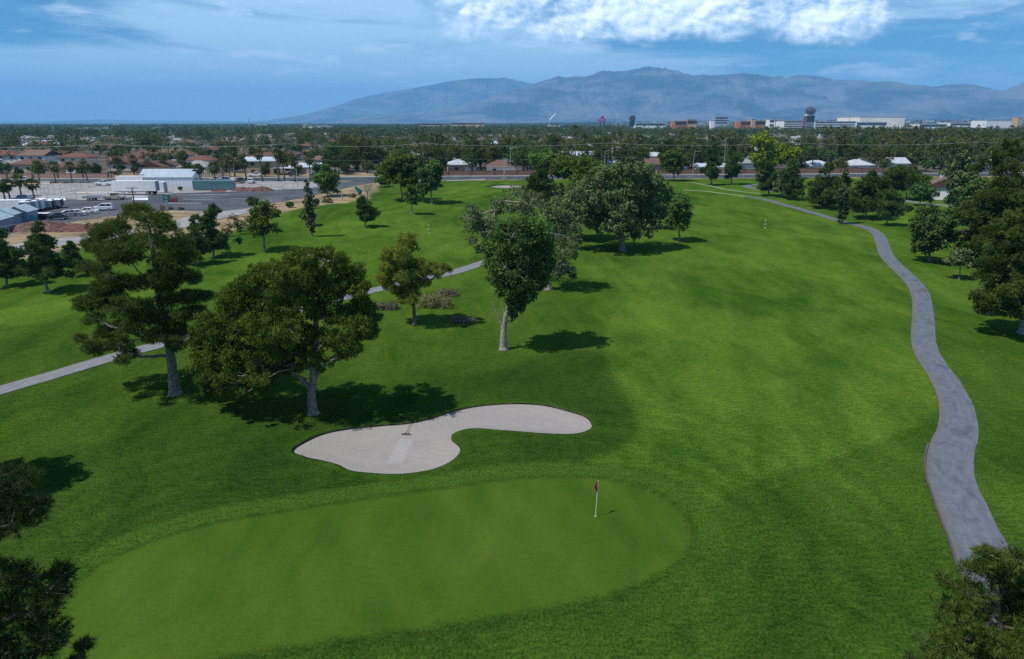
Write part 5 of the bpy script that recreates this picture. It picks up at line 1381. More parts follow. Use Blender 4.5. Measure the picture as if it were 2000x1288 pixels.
# rows across town
rs = np.random.default_rng(77); HS = []; rows = [(298, .35), (322, .5), (350, .5), (378, .52), (408, .55), (440, .6), (476, .62), (515, .66), (560, .68), (610, .7), (670, .74), (740, .78)]
for yr, skip in rows:
    x = -.80 * yr - 20
    while x < .80 * yr + 20:
        x += rs.uniform(15, 22); px = 1000 + FP * x / (yr * .957 + 5.8)
        if yr < 325 and (-115 < x < -40 or -32 < x < 10 or 55 < x < 215): continue
        sk = skip + (.28 if px > 1560 else .10 if 640 < px < 1100 else -.12 if px < 640 else 0)
        if rs.random() < sk: continue
        zone = ('beyond the storage yard' if px < 300 else 'left of the drooping tree' if px < 650 else 'behind the far bunker' if px < 1100 else 'behind the grove' if px < 1450 else 'near the tall sign tower' if px < 1700 else 'behind the clubhouse')
        red = px < 640 and 320 < yr < 520
        rc = rs.choice(['red', 'pink', 'rust', 'red'] if red else ['grey', 'white', 'rust', 'brown', 'pink', 'white', 'dark', 'blue']); wc = rs.choice(['cream', 'tan', 'pink', 'white'])
        rf = rs.choice(['gable', 'hip', 'hip'] if rc not in ('white',) else ['flat', 'gable', 'hip']); w, d = rs.uniform(11, 17), rs.uniform(8, 11); h = rs.choice([2.8, 3.0, 5.4], p=[.5, .3, .2])
        row = 'near' if yr < 360 else 'middle' if yr < 520 else 'far'
        word = {'red': 'red tile', 'pink': 'faded pink tile', 'rust': 'rust tile', 'brown': 'brown', 'grey': 'grey', 'white': 'white', 'dark': 'dark', 'blue': 'pale blue'}[rc]
        st = 'two-storey' if h > 4 else 'low'
        y = yr + rs.uniform(-5, 5) + .07 * x
        house(x, y, w, d, h, rs.choice([0, 0, math.pi / 2]) + rs.normal(0, .08), rf, rc, wc, f'{st} {wc} house with {word} {rf} roof {zone}, {row} rows', 'houses of the town', detail=1 if yr < 430 else 0, seed=3)
        HS.append((x, y, max(w, d) / 2))
HS += [(-103, 283, 8), (-90, 281, 6), (-84, 288, 8), (-4.5, 290, 7), (-22, 300, 8), (66, 304, 10), (84, 291, 8), (97, 312, 10), (128, 296, 9), (146, 300, 9), (166, 303, 8), (110, 318, 8), (205, 300, 8)]
HS = np.array(HS)


# ------------------------------------------------------------------ palms
def palm_geo(seed, H, cr, fine=True):
    rs = np.random.default_rng(seed); mb = MB(); lean = rs.normal(0, .035, 2) * H
    pts = [(lean[0] * t * t, lean[1] * t * t, H * t) for t in np.linspace(0, 1, 6)]; mb.tube([(0, 0, -.2)] + pts[1:], [.36, .27, .24, .22, .22, .24], 7)
    top = np.array(pts[-1]); V, n = [], 34 if fine else 22
    Fi = []
    for i in range(n):
        t = i / n; elv = math.radians(78 - 125 * t ** .9) + rs.normal(0, .12); az_ = i * 2.4 + rs.normal(0, .3); d = np.array((math.cos(az_) * math.cos(elv), math.sin(az_) * math.cos(elv), math.sin(elv)))
        s = top + d * cr * .42 * rs.uniform(.85, 1.1); sd = np.cross(d, (0, 0, 1)); sd /= np.linalg.norm(sd) + 1e-9; upv = np.cross(sd, d); k = 9 if fine else 6
        b0 = len(V); V += [tuple(top - sd * .03), tuple(top + sd * .03), tuple(s)]; Fi.append((b0, b0 + 1, b0 + 2))
        for j in range(k):
            a = (j / (k - 1) - .5) * 2.5; l = cr * .62 * (1 - .25 * abs(a) / 1.25) * rs.uniform(.85, 1.1); dd = d * math.cos(a) + sd * math.sin(a) + upv * rs.normal(0, .12); tip = s + dd * l - np.array((0, 0, l * l * .10)); sp = np.cross(dd, upv); sp = sp / (np.linalg.norm(sp) + 1e-9) * l * .115
            b0 = len(V); mid = s + dd * l * .55; V += [tuple(s), tuple(mid + sp), tuple(tip), tuple(mid - sp)]; Fi.append((b0, b0 + 1, b0 + 2)); Fi.append((b0, b0 + 2, b0 + 3))
    D, Di = [], []
    for i in range(26 if fine else 12):
        az_ = rs.uniform(0, 6.3); o = np.array((math.cos(az_), math.sin(az_), 0)); a = top + o * .2 + (0, 0, rs.uniform(-.2, .2) - .1); l = cr * rs.uniform(.45, .95); e = a + o * l * .38 - np.array((0, 0, l)); sd = np.cross(o, (0, 0, 1)) * l * .28
        b0 = len(D); D += [tuple(a), tuple((a + e) / 2 + sd + o * .15), tuple(e), tuple((a + e) / 2 - sd + o * .15)]; Di.append((b0, b0 + 1, b0 + 2, b0 + 3))
    return mb, np.array(V), np.array(Fi), np.array(D), np.array(Di)


PALMS = []
for k in range(4):
    mb, V, Fi, D, Di = palm_geo(40 + k, 1.0 * (6.2, 9.5, 8.0, 5.2)[k], (2.5, 2.3, 2.6, 2.7)[k]); r0 = empty('palm_tree', (0, 0, 0), 'x', 'palm tree', 'palms along the street')
    rs = np.random.default_rng(k); mb.build('trunk', M['bark'], r0, smoothf=True); link('fronds', mesh('fronds', V, [Fi], M['palm'], tint=rs.random(len(Fi))), r0); link('dead_skirt', mesh('dead_skirt', D, [Di], M['palm_dead'], tint=rs.random(len(Di))), r0)
    PALMS.append((r0, (6.2, 9.5, 8.0, 5.2)[k] + 1.9)); r0['used'] = 0
SP = [(10, 392, 358, 'short palm left of the blue pickup, at the picture edge'), (20, 391, 350, 'palm with yellow base behind the blue pickup'), (42, 384, 340, 'palm above the blue pickup'), (67, 389, 349, 'palm right of the blue pickup'), (78, 358, 314, 'leftmost palm with a bright green head on the street verge'),
      (109, 358, 315, 'second street palm from the left'), (141, 358, 316, 'third street palm from the left'), (172, 358, 314, 'fourth street palm, left of the white work truck'), (233, 350, 297, 'slim dark palm behind the white cargo box'), (262, 341, 303, 'bushy palm above the white cargo box'),
      (292, 340, 312, 'short palm with orange dead fronds above the barns'), (323, 339, 300, 'slim palm behind the barns'), (356, 340, 297, 'taller palm at the right end of the barns'), (363, 339, 295, 'palm close beside the taller palm at the barns'), (390, 357, 321, 'short full palm right of the barns'),
      (421, 357, 317, 'short full palm above the teal container'), (450, 354, 304, 'palm right of the teal container'), (459, 346, 286, 'tall slim palm behind the dark pickup'), (481, 352, 311, 'dark bushy palm left of the two-storey house'), (513, 355, 290, 'tall palm in front of the two-storey house'), (545, 355, 290, 'tall palm right of the two-storey house'),
      (556, 354, 296, 'slender palm beside the utility pole near the carport'), (577, 356, 305, 'palm with a thick skirt in front of the carport'), (606, 354, 300, 'palm right of the carport'), (1555, 340, 283, 'tall palm left of the white hip-roofed house'), (1585, 338, 290, 'slim palm in front of the white hip roof'), (1652, 331, 290, 'palm above the column cypress'), (1700, 332, 283, 'palm between the two white-roofed houses'),
      (1172, 318, 268, 'tall palm above the grove near the lamp post'), (1248, 322, 262, 'tall palm left of the round olive tree'), (850, 318, 258, 'leftmost tall palm above the dark pair of trees'), (860, 318, 262, 'tall palm right above the dark pair of trees')]
for i, (px, py, top, lb) in enumerate(SP):
    b = G(px, py); H = P(px, top, b[1])[2]; k = 1 if H > 10.5 else (2 if H > 8.6 else 0 if H > 7 else 3); r0, h0 = PALMS[k]; s = H / h0
    if r0['used']: r = dup(r0, b, i * 1.7, (max(s, .85) * .98, max(s, .85) * .98, s), lb)
    else: r = r0; r.location = b; r.rotation_euler[2] = i; r.scale = (max(s, .85), max(s, .85), s); r['label'] = lb; r['used'] = 1
for r0, _ in list(PALMS):
    if not r0['used']:
        for c in list(r0.children): bpy.data.objects.remove(c)
        bpy.data.objects.remove(r0)
for o in bpy.data.objects:
    if 'used' in o: del o['used']


# ------------------------------------------------------------------ town trees, each its own object on shared meshes
def far_tree(kind, seed, H, W):
    rs = np.random.default_rng(seed); mb = MB(); mb.tube([(0, 0, -.2), (rs.normal(0, .2), 0, H * .3), (0, 0, H * .75)], [.3, .2, .08], 5)
    nl = 20; lo = auto_lobes(rs, W, W, H * (.80 if kind == 'pine' else .84), {'pine': 'egg', 'leaf': 'round', 'cone': 'cone'}[kind], nl, .23)
    C, R_, O = [], [], []
    for x, y, z, r in lo:
        for u in unit(rs, 6): C.append((x + u[0] * r * .7, y + u[1] * r * .7, z + H * .16 + u[2] * r * .55)); R_.append(r * .45); O.append(u)
    C, R_, O = np.array(C), np.array(R_), np.array(O); idx = np.repeat(np.arange(len(C)), 13); n = len(idx); d = unit(rs, n); pos = C[idx] + d * (R_[idx] * (.4 + .6 * rs.random(n)))[:, None]
    V, F = leaf_quads(rs, pos, nrm(d + O[idx]), .46 if kind != 'pine' else .42, 1.5); tint = np.clip(rs.normal(.42, .22, n) + np.repeat(rs.normal(0, .16, len(C)), 13), 0, 1)
    T0 = np.array(mb.v); tf = np.array(mb.f4); nt_ = len(T0)
    # trunk end caps left out: they are buried in soil and leaves
    return mesh('town_tree', np.concatenate((T0, V)), [tf, F + nt_], [M['bark'], M['far_pine' if kind == 'pine' else 'far_leaf']], [0] * len(tf) + [1] * len(F), np.concatenate((np.zeros(len(tf)), tint)))


LEAF = [far_tree('leaf', 500 + i, h, w) for i, (h, w) in enumerate([(8, 8), (9, 7), (7, 8.5), (10, 8), (6, 6)])]; PINE = [far_tree('pine', 520 + i, h, w) for i, (h, w) in enumerate([(11, 7.5), (13, 9), (10, 6)])]
CONE = [far_tree('cone', 540, 11, 3.2)]


def far_palm(seed, H, cr):
    mb, V, Fi, D, Di = palm_geo(seed, H, cr, False); rs = np.random.default_rng(seed); T0 = np.array(mb.v); tf = np.array(mb.f4)
    return mesh('town_palm', np.concatenate((T0, V, D)), [Fi + len(T0), tf, Di + len(T0) + len(V)], [M['bark'], M['palm'], M['palm_dead']], [1] * len(Fi) + [0] * len(tf) + [2] * len(Di), np.concatenate((rs.random(len(Fi)), np.zeros(len(tf)), rs.random(len(Di)))))


FPALM = [far_palm(600 + i, h, c) for i, (h, c) in enumerate([(12, 2.6), (14, 2.6), (9, 2.7), (15, 2.5), (11, 2.8)])]


def zone_of(px):
    return ('beyond the storage yard' if px < 300 else 'among the red-roofed houses' if px < 650 else 'behind the far bunker' if px < 1100 else 'behind the grove' if px < 1450 else 'near the tall sign tower' if px < 1640 else 'behind the clubhouse')


rs = np.random.default_rng(91); cnt = {'leaf': 0, 'pine': 0, 'palm': 0, 'cone': 0}; LIM = {'leaf': 298, 'pine': 250, 'palm': 297, 'cone': 40}


def put(kind, x, y, s=1.0):
    if cnt[kind] >= LIM[kind]: return False
    if kind == 'palm': s = min(s, 1.02)
    ms = {'leaf': LEAF, 'pine': PINE, 'palm': FPALM, 'cone': CONE}[kind]; me = ms[rs.integers(len(ms))]; cnt[kind] += 1
    px = 1000 + FP * x / (y * .957 + 5.8); row = 'just over the street' if y < 330 else 'in the middle distance' if y < 520 else 'far off'
    nm, cat, lb, gp = {'leaf': ('leafy_tree', 'tree', 'rounded green tree', 'leafy trees of the town'), 'pine': ('pine_tree', 'tree', 'dark olive pine', 'pines of the town'), 'palm': ('palm_tree', 'palm tree', 'tall fan palm', 'palms of the town'), 'cone': ('cypress_tree', 'tree', 'narrow dark cypress', 'cypresses of the town')}[kind]
    o = link(nm, me, None, (x, y, tz(x, y))); o.rotation_euler = (0, 0, rs.uniform(0, 6.28)); o.scale = (s * rs.uniform(.9, 1.15),) * 2 + (s * rs.uniform(.85, 1.12),); tag(o, f'{lb} {zone_of(px)}, {row}', cat, gp); return True


# palm grove on the right
for i in range(205):
    y = rs.uniform(330, 620); px = rs.uniform(1600, 2030); x = (px - 1000) / FP * (y * .957 + 5.8)
    if px < 1690 and y < 420: continue
    put('palm', x, y, rs.uniform(.95, 1.2))
# named bigger clusters seen in the picture: (px, py of the foot, kind, scale)
for px, py, k, s in [(690, 318, 'pine', 1.0), (655, 300, 'pine', .95), (668, 304, 'pine', 1.05), (900, 312, 'pine', 1.15), (925, 313, 'pine', 1.2), (945, 308, 'pine', 1.15), (915, 300, 'pine', 1.1), (990, 318, 'leaf', 1.1), (950, 325, 'leaf', 1.2), (965, 330, 'leaf', 1.1), (1020, 322, 'leaf', 1.1), (1075, 305, 'pine', 1.2), (1095, 300, 'pine', 1.2), (1120, 308, 'pine', 1.15), (1060, 315, 'pine', 1.0), (1140, 312, 'pine', 1.05),
                     (1290, 315, 'pine', 1.1), (1305, 310, 'pine', 1.0), (1395, 300, 'pine', 1.15), (1405, 288, 'pine', 1.25), (1430, 305, 'leaf', 1.2), (1800, 262, 'pine', 1.5), (300, 306, 'leaf', 1.4), (290, 300, 'leaf', 1.3), (75, 325, 'leaf', .8), (700, 335, 'leaf', 1.0), (680, 330, 'leaf', 1.0), (740, 330, 'leaf', 1.0), (620, 322, 'leaf', 1.0), (590, 300, 'pine', 1.1), (520, 296, 'pine', 1.1), (510, 300, 'pine', 1.0), (1590, 330, 'leaf', 1.2), (1620, 325, 'leaf', 1.2), (1650, 322, 'pine', 1.0), (1720, 325, 'leaf', 1.1), (1745, 320, 'pine', 1.1), (1780, 322, 'leaf', 1.2), (1840, 330, 'leaf', 1.2), (880, 330, 'leaf', .8), (1480, 300, 'leaf', 1.3), (1530, 310, 'leaf', 1.2), (1570, 320, 'leaf', 1.0),
                     (860, 335, 'leaf', 1.0), (900, 335, 'leaf', .7), (1030, 335, 'leaf', 1.0), (1050, 334, 'leaf', 1.1), (1180, 330, 'leaf', 1.1), (1210, 328, 'leaf', 1.1), (1200, 318, 'pine', 1.0), (640, 336, 'leaf', .8), (1820, 318, 'pine', 1.1), (1880, 320, 'pine', 1.2), (1930, 322, 'leaf', 1.2), (1985, 325, 'pine', 1.2)]:
    x, y = G0(px, py); put(k, x, y, s)
for x, y, k, s in ((119, 288, 'leaf', .8), (137, 290, 'pine', .75), (138, 296, 'leaf', .9), (156, 293, 'leaf', .85), (159, 299, 'pine', .9), (176, 297, 'leaf', 1.0), (186, 300, 'pine', 1.0), (196, 293, 'leaf', .9), (215, 296, 'pine', 1.1), (225, 301, 'leaf', 1.1), (104, 290, 'leaf', .6), (30, 287, 'leaf', 1.0), (38, 292, 'leaf', 1.2), (22, 296, 'pine', 1.0), (48, 290, 'leaf', 1.1), (12, 296, 'leaf', 1.0), (-38, 288, 'leaf', .9), (-48, 292, 'pine', .9), (-30, 290, 'leaf', .7), (-60, 290, 'leaf', .9), (-70, 294, 'leaf', .8)): put(k, x, y, s)
for i in range(46):
    x = rs.uniform(-235, -62); y = st_far(x) + rs.uniform(5, 34)
    if np.min(np.hypot(HS[:, 0] - x, HS[:, 1] - y) - HS[:, 2]) > 0: put('leaf', x, y, rs.uniform(.4, .75))

for i in range(44):
    x = rs.uniform(92, 270); y = st_far(x) + rs.uniform(7, 48)
    if np.min(np.hypot(HS[:, 0] - x, HS[:, 1] - y) - HS[:, 2]) > -2.5: put('leaf' if rs.random() < .62 else 'pine', x, y, rs.uniform(1.05, 1.45))
for i in range(40):
    x = rs.uniform(-40, 92); y = st_far(x) + rs.uniform(12, 60)
    if np.min(np.hypot(HS[:, 0] - x, HS[:, 1] - y) - HS[:, 2]) > -1: put('leaf' if rs.random() < .6 else 'pine', x, y, rs.uniform(1.05, 1.45))
tries = 0
while tries < 9000 and (cnt['leaf'] < LIM['leaf'] or cnt['pine'] < LIM['pine'] or cnt['palm'] < LIM['palm']):
    tries += 1; y = 284 + 250 * rs.random() ** 1.15; x = rs.uniform(-.80, .80) * y; px = 1000 + FP * x / (y * .957 + 5.8)
    if y < st_far(x) + 9: continue
    if np.min(np.hypot(HS[:, 0] - x, HS[:, 1] - y) - HS[:, 2]) < 1.5: continue
    left = px < 640; q = rs.random()
    if left and y < 520:
        if rs.random() < .2: continue
        put('palm' if q < .22 else 'leaf' if q < .80 else 'pine', x, y, rs.uniform(.55, .95))
    elif px > 1600: put('palm' if q < .3 else 'leaf' if q < .75 else 'pine', x, y, rs.uniform(1.0, 1.4))
    else: put('palm' if q < .16 else 'leaf' if q < .62 else 'pine' if q < .95 else 'cone', x, y, rs.uniform(.95, 1.4))

# ------------------------------------------------------------------ the far town as two masses
rs = np.random.default_rng(123); VV, TT = [], []
for n, dlo, dhi, pw, k, es in ((3300, 400, 1150, 1.0, 48, .75), (9000, 1000, 3000, 1.5, 14, 1.7), (16000, 2200, 9500, 1.6, 7, 4.2)):
    d = dlo + (dhi - dlo) * rs.random(n) ** pw; az_ = np.radians(rs.uniform(-41, 41, n)); x, y = d * np.sin(az_), d * np.cos(az_)
    thin = rs.random(n) < np.where((az_ < -.23) & (d < 560), .8, 1.0) * np.where((az_ > .40) & (d < 640), .3, 1.0) * np.where((az_ > .14) & (d > 1800), .55, 1.0)
    hd = np.min(np.hypot(HS[:, 0][None] - x[:, None], HS[:, 1][None] - y[:, None] + 3) - HS[:, 2][None], 1) > 1.0
    keep = thin & hd; x, y, d = x[keep], y[keep], d[keep]; n = len(x); H = rs.uniform(5, 10.5, n) * np.where(rs.random(n) < .12, 1.35, 1) * np.where((d > 750) & (d < 1500), 1.3, 1.0); Wd = rs.uniform(5, 9.5, n) * np.clip(d / 1500, 1, 2.0)
    u = unit(rs, n * k); u[:, 2] = np.where(u[:, 2] < -.3, -u[:, 2], u[:, 2]); r_ = rs.uniform(.72, 1.06, n * k) * (1 + .16 * np.sin(u[:, 0] * 5 + np.repeat(rs.random(n) * 6, k)) * np.cos(u[:, 1] * 4))
    c = np.stack((np.repeat(x, k) + u[:, 0] * r_ * np.repeat(Wd, k) * .5, np.repeat(y, k) + u[:, 1] * r_ * np.repeat(Wd, k) * .5, np.repeat(terrain(x, y) + H * .55, k) + u[:, 2] * r_ * np.repeat(H, k) * .45), 1)
    V, F = leaf_quads(rs, c, u, np.repeat(np.clip(d * .0016, es, es * 2), k), 1.3); VV.append(V); TT.append(np.clip(np.repeat(rs.normal(.42, .24, n), k) + rs.normal(0, .14, n * k), 0, 1))
V = np.concatenate(VV); so_ = link('distant_trees', mesh('distant_trees', V, [np.arange(len(V)).reshape(-1, 4)], M['far_leaf2'], tint=np.concatenate(TT)))
tag(so_, 'dark green tree canopy of the far town reaching to the horizon', 'trees', None, 'stuff')
M['roofmix'] = pmat('far_roofs', (.5, .5, .5), .8); t = M['roofmix'].node_tree; at = t.nodes.new('ShaderNodeAttribute'); at.attribute_name = 'tint'; rp = t.nodes.new('ShaderNodeValToRGB'); rp.color_ramp.interpolation = 'CONSTANT'
els = rp.color_ramp.elements; els[0].color = (.62, .60, .57, 1); els[1].position = .35; els[1].color = (.38, .33, .28, 1)
for p_, c_ in ((.55, (.30, .15, .10, 1)), (.68, (.22, .21, .21, 1)), (.82, (.42, .30, .24, 1)), (.92, (.70, .70, .70, 1))): e = els.new(p_); e.color = c_
t.links.new(at.outputs['Fac'], rp.inputs[0]); t.links.new(rp.outputs[0], t.nodes['Principled BSDF'].inputs['Base Color'])
n = 2600; d = 760 + 7000 * rs.random(n) ** 1.35; az_ = np.radians(rs.uniform(-40, 40, n)); az_ = np.where(rs.random(n) < .35, np.radians(rs.uniform(8, 40, n)), az_); x, y = d * np.sin(az_), d * np.cos(az_)
w, dd, h = rs.uniform(10, 22, n), rs.uniform(9, 18, n), rs.uniform(3.2, 7.5, n); big = rs.random(n) < .12 * (az_ > .1) + .02; big &= d > 1900; w = np.where(big, w * 3, w); h = np.where(big, h * 1.2 + 3, h); z = terrain(x, y); V = []
for sx_, sy_, sz_ in ((-1, -1, 0), (1, -1, 0), (1, 1, 0), (-1, 1, 0), (-1, -1, 1), (1, -1, 1), (1, 1, 1), (-1, 1, 1)): V.append(np.stack((x + sx_ * w / 2, y + sy_ * dd / 2, z - .5 + sz_ * h), 1))
V = np.stack(V, 1).reshape(-1, 3); f = np.array([(4, 5, 6, 7), (0, 1, 5, 4), (1, 2, 6, 5), (3, 0, 4, 7)]); F = (np.arange(n)[:, None, None] * 8 + f[None]).reshape(-1, 4)
tag(link('distant_buildings', mesh('distant_buildings', V, [F], M['roofmix'], tint=np.repeat(rs.random(n), 4))), 'scattered pale and reddish roofs of the far town', 'buildings', None, 'stuff')
# ------------------------------------------------------------------ landmarks on the skyline
M['sign_dark'] = pmat('sign_dark_panel', (.025, .03, .05), .35); M['sign_steel'] = pmat('sign_steel', (.16, .20, .26), .5, .2, .2); M['sign_pink'] = pmat('sign_magenta', (.30, .035, .16), .5, .2, .25); M['sign_red'] = pmat('sign_red', (.35, .02, .05), .5); M['gold'] = pmat('gold_ball', (.55, .42, .12), .35, metal=.6)
M['screen'] = pmat('sign_screen_grey', (.17, .215, .26), .4, .15, .2)


def at(px, py, Y): return P(px, py, Y)


Y = 1500; c = at(1580, 240, Y); mpp = (Y * .957 + 6) / FP; root = empty('sign_tower', (c[0], Y, tz(c[0], Y)), 'tall dark casino sign tower with a round lattice globe on top', 'sign tower'); z0 = tz(c[0], Y)
zz = lambda py: at(1580, py, Y)[2] - z0
MB().box((0, 0, zz(262) / 2), (9, 6, zz(262))).build('pylon', M['sign_steel'], root)
MB().box((0, 0, (zz(262) + zz(226)) / 2), (17 * mpp, 9, zz(226) - zz(262))).build('cabinet', M['sign_steel'], root)
MB().box((0, -4.7, (zz(238) + zz(227)) / 2), (14 * mpp, .5, zz(227) - zz(238))).build('screen', M['sign_dark'], root); MB().box((0, -4.7, (zz(258) + zz(239)) / 2), (14 * mpp, .5, zz(239) - zz(258))).build('lower_panel', M['screen'], root)
mb = MB()
for i in range(3): mb.disc((-9.4 * mpp, -1 + i, zz(230) - i * 8.5), 2.0, 5, 'y', 10)
mb.box((-9.2 * mpp, 0, (zz(250) + zz(228)) / 2), (1.6, 4, zz(228) - zz(250))); mb.build('side_letters', M['sign_red'], root)
MB().box((0, 0, zz(225)), (16 * mpp, 8.5, 2.4)).build('collar', M['white'], root)
R = 10.2 * mpp; cz = zz(216); mb = MB()
for i in range(12):
    a = math.pi * i / 12; mb.tube([(R * math.cos(t) * math.cos(a), R * math.cos(t) * math.sin(a), cz + .84 * R * math.sin(t)) for t in np.linspace(0, 2 * math.pi, 25)], .38, 4, False)
for t in (-.9, -.55, -.2, .15, .5, .85): mb.tube([(R * math.cos(t) * math.cos(a), R * math.cos(t) * math.sin(a), cz + .84 * R * math.sin(t)) for a in np.linspace(0, 2 * math.pi, 25)], .38, 4, False)
mb.build('globe_lattice', M['sign_steel'], root)
V, F = [], []
for i in range(9):
    for j in range(18): t, a = -math.pi / 2 + math.pi * i / 8, 2 * math.pi * j / 18; V.append((R * .86 * math.cos(t) * math.cos(a), R * .86 * math.cos(t) * math.sin(a), cz + .72 * R * math.sin(t)))
for i in range(8):
    for j in range(18): F.append((i * 18 + j, i * 18 + (j + 1) % 18, (i + 1) * 18 + (j + 1) % 18, (i + 1) * 18 + j))
link('globe', mesh('globe', V, [np.array(F)], M['sign_dark'], smoothf=True), root)
mb = MB()
for u in (-1.8, 1.8, 0): mb.tube([(u, -1, cz + R * .7), (u, -1, zz(206) + abs(u) * .4)], [.5, .12], 6)
mb.build('spire', M['gold'], root)

c = at(1176, 250, 1400); z0 = tz(c[0], 1400); zz = lambda py: at(1176, py, 1400)[2] - z0; root = empty('roadside_sign', (c[0], 1400, z0), 'magenta stepped roadside sign on two dark legs', 'sign'); mpp = (1400 * .957 + 6) / FP
for s in (-1, 1): MB().box((s * 3.2 * mpp, 0, zz(238.5) / 2), (1.6 * mpp, 2, zz(238.5))).build('leg', M['sign_dark'], root)
MB().prism([(u * mpp, zz(py)) for u, py in ((-6, 238.8), (6, 238.8), (6.6, 236), (6.6, 233), (5.5, 232), (3, 231.6), (2.6, 228.6), (1.4, 227), (-1.4, 227), (-2.6, 228.6), (-3, 231.6), (-5.5, 232), (-6.6, 233), (-6.6, 236))], -1.5, 1.5).build('board', M['sign_pink'], root)
mb = MB().box((0, -1.7, zz(234)), (9 * mpp, .3, 1.1)).box((0, -1.7, zz(236.8)), (9 * mpp, .3, 1.3)); mb.build('light_band', pmat('pale_pink', (.6, .38, .52), .5), root)

c = at(1234, 250, 1400); z0 = tz(c[0], 1400); zz = lambda py: at(1234, py, 1400)[2] - z0; root = empty('roadside_sign', (c[0], 1400, z0), 'dark rounded roadside sign on a broad blue-black base, right of the magenta sign', 'sign')
MB().box((0, 0, zz(247) / 2), (6 * mpp, 4, zz(247))).build('base', M['sign_steel'], root); MB().box((0, 0, (zz(237) + zz(247)) / 2), (10 * mpp, 4, zz(237) - zz(247))).build('screen', M['sign_dark'], root)
MB().prism([(7 * mpp * math.cos(a), zz(231.5) + 6.0 * mpp * math.sin(a)) for a in np.linspace(0, 2 * math.pi, 22)[:-1]], -2, 2).build('board', M['sign_steel'], root)
MB().prism([(5.2 * mpp * math.cos(a), zz(231.5) + 4.4 * mpp * math.sin(a)) for a in np.linspace(0, 2 * math.pi, 22)[:-1]], -2.3, -2.05).build('face', M['sign_dark'], root)
mb = MB().box((0, -2.5, zz(229.5)), (5 * mpp, .3, 1.1)).box((0, -2.5, zz(233)), (6.5 * mpp, .3, 1.0)); mb.build('light_band', M['screen'], root)


def block(px0, px1, py0, py1, Y, name, label, cat, mat, bands=0, depth=40, group='large buildings on the skyline', roofmat=None, band_mat='black'):
    a, c = at(px0, py1, Y), at(px1, py0, Y); x = (a[0] + c[0]) / 2; z0 = tz(x, Y); w = c[0] - a[0]; h = c[2] - z0; b_ = a[2] - z0; root = empty(name, (x, Y, z0), label, cat, group)
    MB().box((0, depth / 2, h / 2), (w, depth, h)).build('wall', mat, root); MB().box((0, depth / 2, h + .5), (w + 1, depth + 1, 1.0)).build('parapet', roofmat or M['verge'], root)
    for i in range(bands): MB().box((0, -.1, b_ + (h - b_) * (i + .62) / bands), (w * .96, .6, (h - b_) / bands * .38)).build('window_band', M[band_mat], root)
    return root


M['offwhite'] = pmat('offwhite_wall', (.80, .77, .70), .8, .03, .06); M['orange'] = pmat('orange_stucco', (.42, .16, .07), .85, .05, .15); M['peach'] = pmat('peach_stucco', (.50, .33, .20), .85, .05, .1); M['greybox'] = pmat('grey_facade', (.34, .36, .38), .7, .05, .1)
block(1678, 1768, 229, 247, 1700, 'warehouse_hall', 'huge blank off-white hall on the right skyline', 'hall', M['offwhite'], 0, 120); block(1672, 1733, 239.5, 248, 1640, 'low_wing', 'low white wing in front of the huge blank hall', 'building', M['white'], 1, 25)
block(1530, 1567, 237, 253, 1580, 'parking_garage', 'white parking garage with dark bands left of the sign tower', 'garage', M['white'], 4, 60); block(1590, 1672, 238, 251, 1600, 'parking_garage', 'long white parking garage with dark bands right of the sign tower', 'garage', M['white'], 3, 60)
block(1502, 1530, 234, 250, 1650, 'office_block', 'white block beside the orange shops', 'building', M['white'], 2, 40); block(1446, 1470, 237.5, 248, 1450, 'shopping_centre', 'orange-red shopping centre with peach trim', 'shops', M['orange'], 1, 40); block(1470, 1496, 236, 248, 1460, 'shopping_centre', 'orange shop building under a peach tower', 'shops', M['orange'], 1, 40)
block(1468, 1476, 233, 248, 1440, 'shop_tower', 'thin peach tower between the orange shops', 'tower', M['peach'], 0, 8); block(1318, 1342, 237, 248, 1400, 'shopping_centre', 'red-orange building left of the peach block', 'shops', M['orange'], 1, 40); block(1342, 1361, 234, 247, 1420, 'shopping_centre', 'peach flat-roofed block left of the tall palm', 'shops', M['peach'], 1, 40)
block(1396, 1422, 229, 243, 2200, 'office_block', 'distant grey office block with a white roof', 'building', M['greybox'], 3, 40); block(1388, 1396, 235.5, 244, 1600, 'office_block', 'small white cube building left of the grey office block', 'building', M['white'], 0, 12)
block(1795, 1850, 243, 251, 1750, 'low_wing', 'low cream building row right of the huge hall', 'building', M['offwhite'], 1, 40); block(1855, 1925, 240, 249, 2000, 'warehouse_hall', 'long pale roofed warehouse at the right', 'hall', M['offwhite'], 1, 60); block(1925, 1990, 236, 248, 1800, 'warehouse_hall', 'white warehouse at the right picture edge', 'hall', M['white'], 0, 60)
block(1985, 1998, 230, 250, 1700, 'office_block', 'narrow beige tower at the right picture edge', 'building', M['peach'], 0, 20); block(150, 215, 251, 254.5, 1500, 'warehouse_hall', 'long white roofed hall far off at the left', 'hall', M['white'], 0, 50); block(590, 640, 246.5, 250.5, 2000, 'warehouse_hall', 'pale long hall left of the mountain foot', 'hall', M['offwhite'], 0, 50)
block(815, 870, 241.5, 246, 2300, 'office_block', 'row of pinkish buildings on the middle skyline', 'building', M['peach'], 1, 40); block(880, 945, 240.5, 245, 2400, 'office_block', 'second pinkish building row on the middle skyline', 'building', M['peach'], 1, 40); block(1240, 1300, 241, 248, 1700, 'office_block', 'white commercial block right of the dark roadside sign', 'building', M['white'], 1, 40)
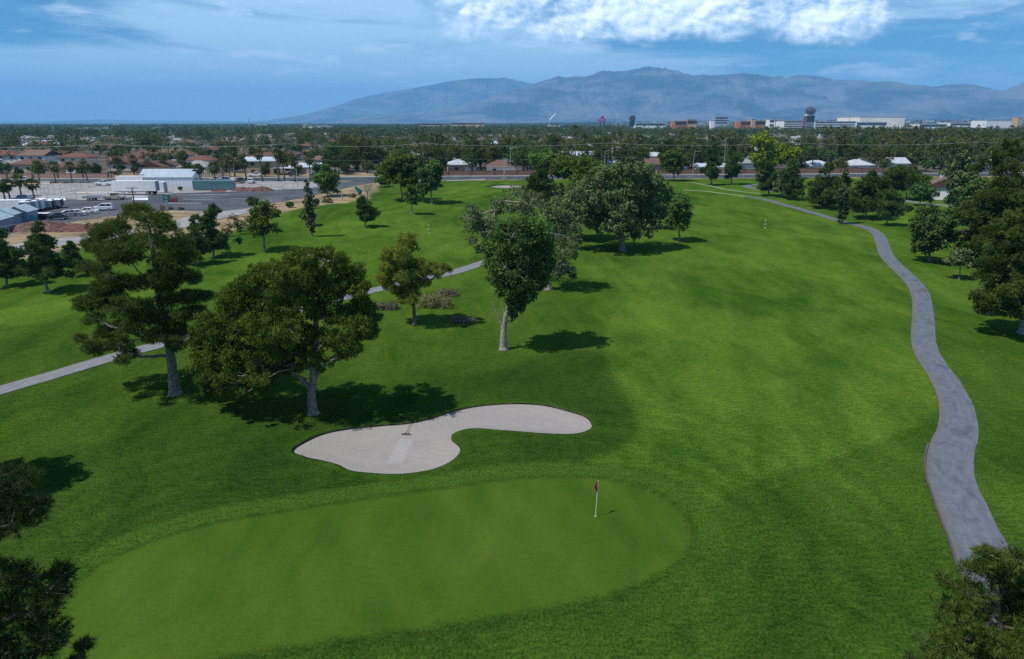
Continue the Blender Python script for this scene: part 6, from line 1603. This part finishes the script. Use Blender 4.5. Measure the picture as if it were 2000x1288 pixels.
# a small gold-roofed sign at the far left, masts and a white tilted pylon
c = at(77, 262, 1000); z0 = 0; root = empty('roadside_sign', (c[0], 1000, 0), 'small orange and gold sign above the trees at the left', 'sign'); h = at(77, 266, 1000)[2]
MB().tube([(0, 0, 0), (0, 0, h)], .4, 8).build('pole', M['metal'], root); MB().box((0, 0, h + .5), (6, 1.2, 1.6)).build('board', pmat('rust_sign', (.35, .12, .06), .6), root); MB().prism([(-2, h + 1.3), (2, h + 1.3), (1.4, h + 4), (0, h + 6), (-1.4, h + 4)], -.5, .5).build('emblem', M['gold'], root)
for px, top, Y, lb in ((485, 232, 1200, 'tall thin mast on the skyline left of the mountain'), (499, 241, 1300, 'shorter mast right of the tall thin mast'), (103, 246, 900, 'thin pale mast above the trees at the left'), (432, 244, 1100, 'thin white mast at the left middle'), (1212, 226, 1500, 'thin mast between the two roadside signs'), (1516, 226, 1500, 'red and white slim pylon left of the sign tower'), (1661, 224, 1700, 'pale mast left of the huge blank hall'), (1780, 222, 1750, 'short dark mast on the huge blank hall')):
    a = at(px, top, Y); z0 = tz(a[0], Y); root = empty('mast', (a[0], Y, z0), lb, 'mast', 'masts on the skyline'); h = a[2] - z0; MB().tube([(0, 0, 0), (0, 0, h)], [.8, .4], 6).build('pole', M['sign_red' if px == 1516 else 'metal'], root); MB().box((0, 0, h * .93), (5 if px == 485 else 2.4, .5, .5)).build('crossbar', M['metal'], root)
a, c = at(1075, 234, 2600), at(1085, 222, 2600); z0 = tz(a[0], 2600); o = MB().tube([(-8, 0, 0), (0, 0, a[2] - z0), (c[0] - a[0], 0, c[2] - z0)], [3.2, 2.6, 1.2], 8).build('leaning_pylon', M['white'], None, (a[0], 2600, z0)); tag(o, 'slanting white pylon at the mountain foot', 'pylon')

# ------------------------------------------------------------------ the air
hz = MB().box((0, 15100, 660), (62000, 31000, 1400)).mesh('haze', bpy.data.materials.new('haze_air')); hm = hz.materials[0]; hm.use_nodes = True; t = hm.node_tree; t.nodes.remove(t.nodes['Principled BSDF'])
pv = t.nodes.new('ShaderNodeVolumePrincipled'); pv.inputs['Density'].default_value = 0.76e-4; pv.inputs['Color'].default_value = (.235, .60, 1.0, 1); pv.inputs['Anisotropy'].default_value = 0.0
t.links.new(pv.outputs[0], t.nodes['Material Output'].inputs['Volume']); ho = link('haze', hz); ho['kind'] = 'stuff'
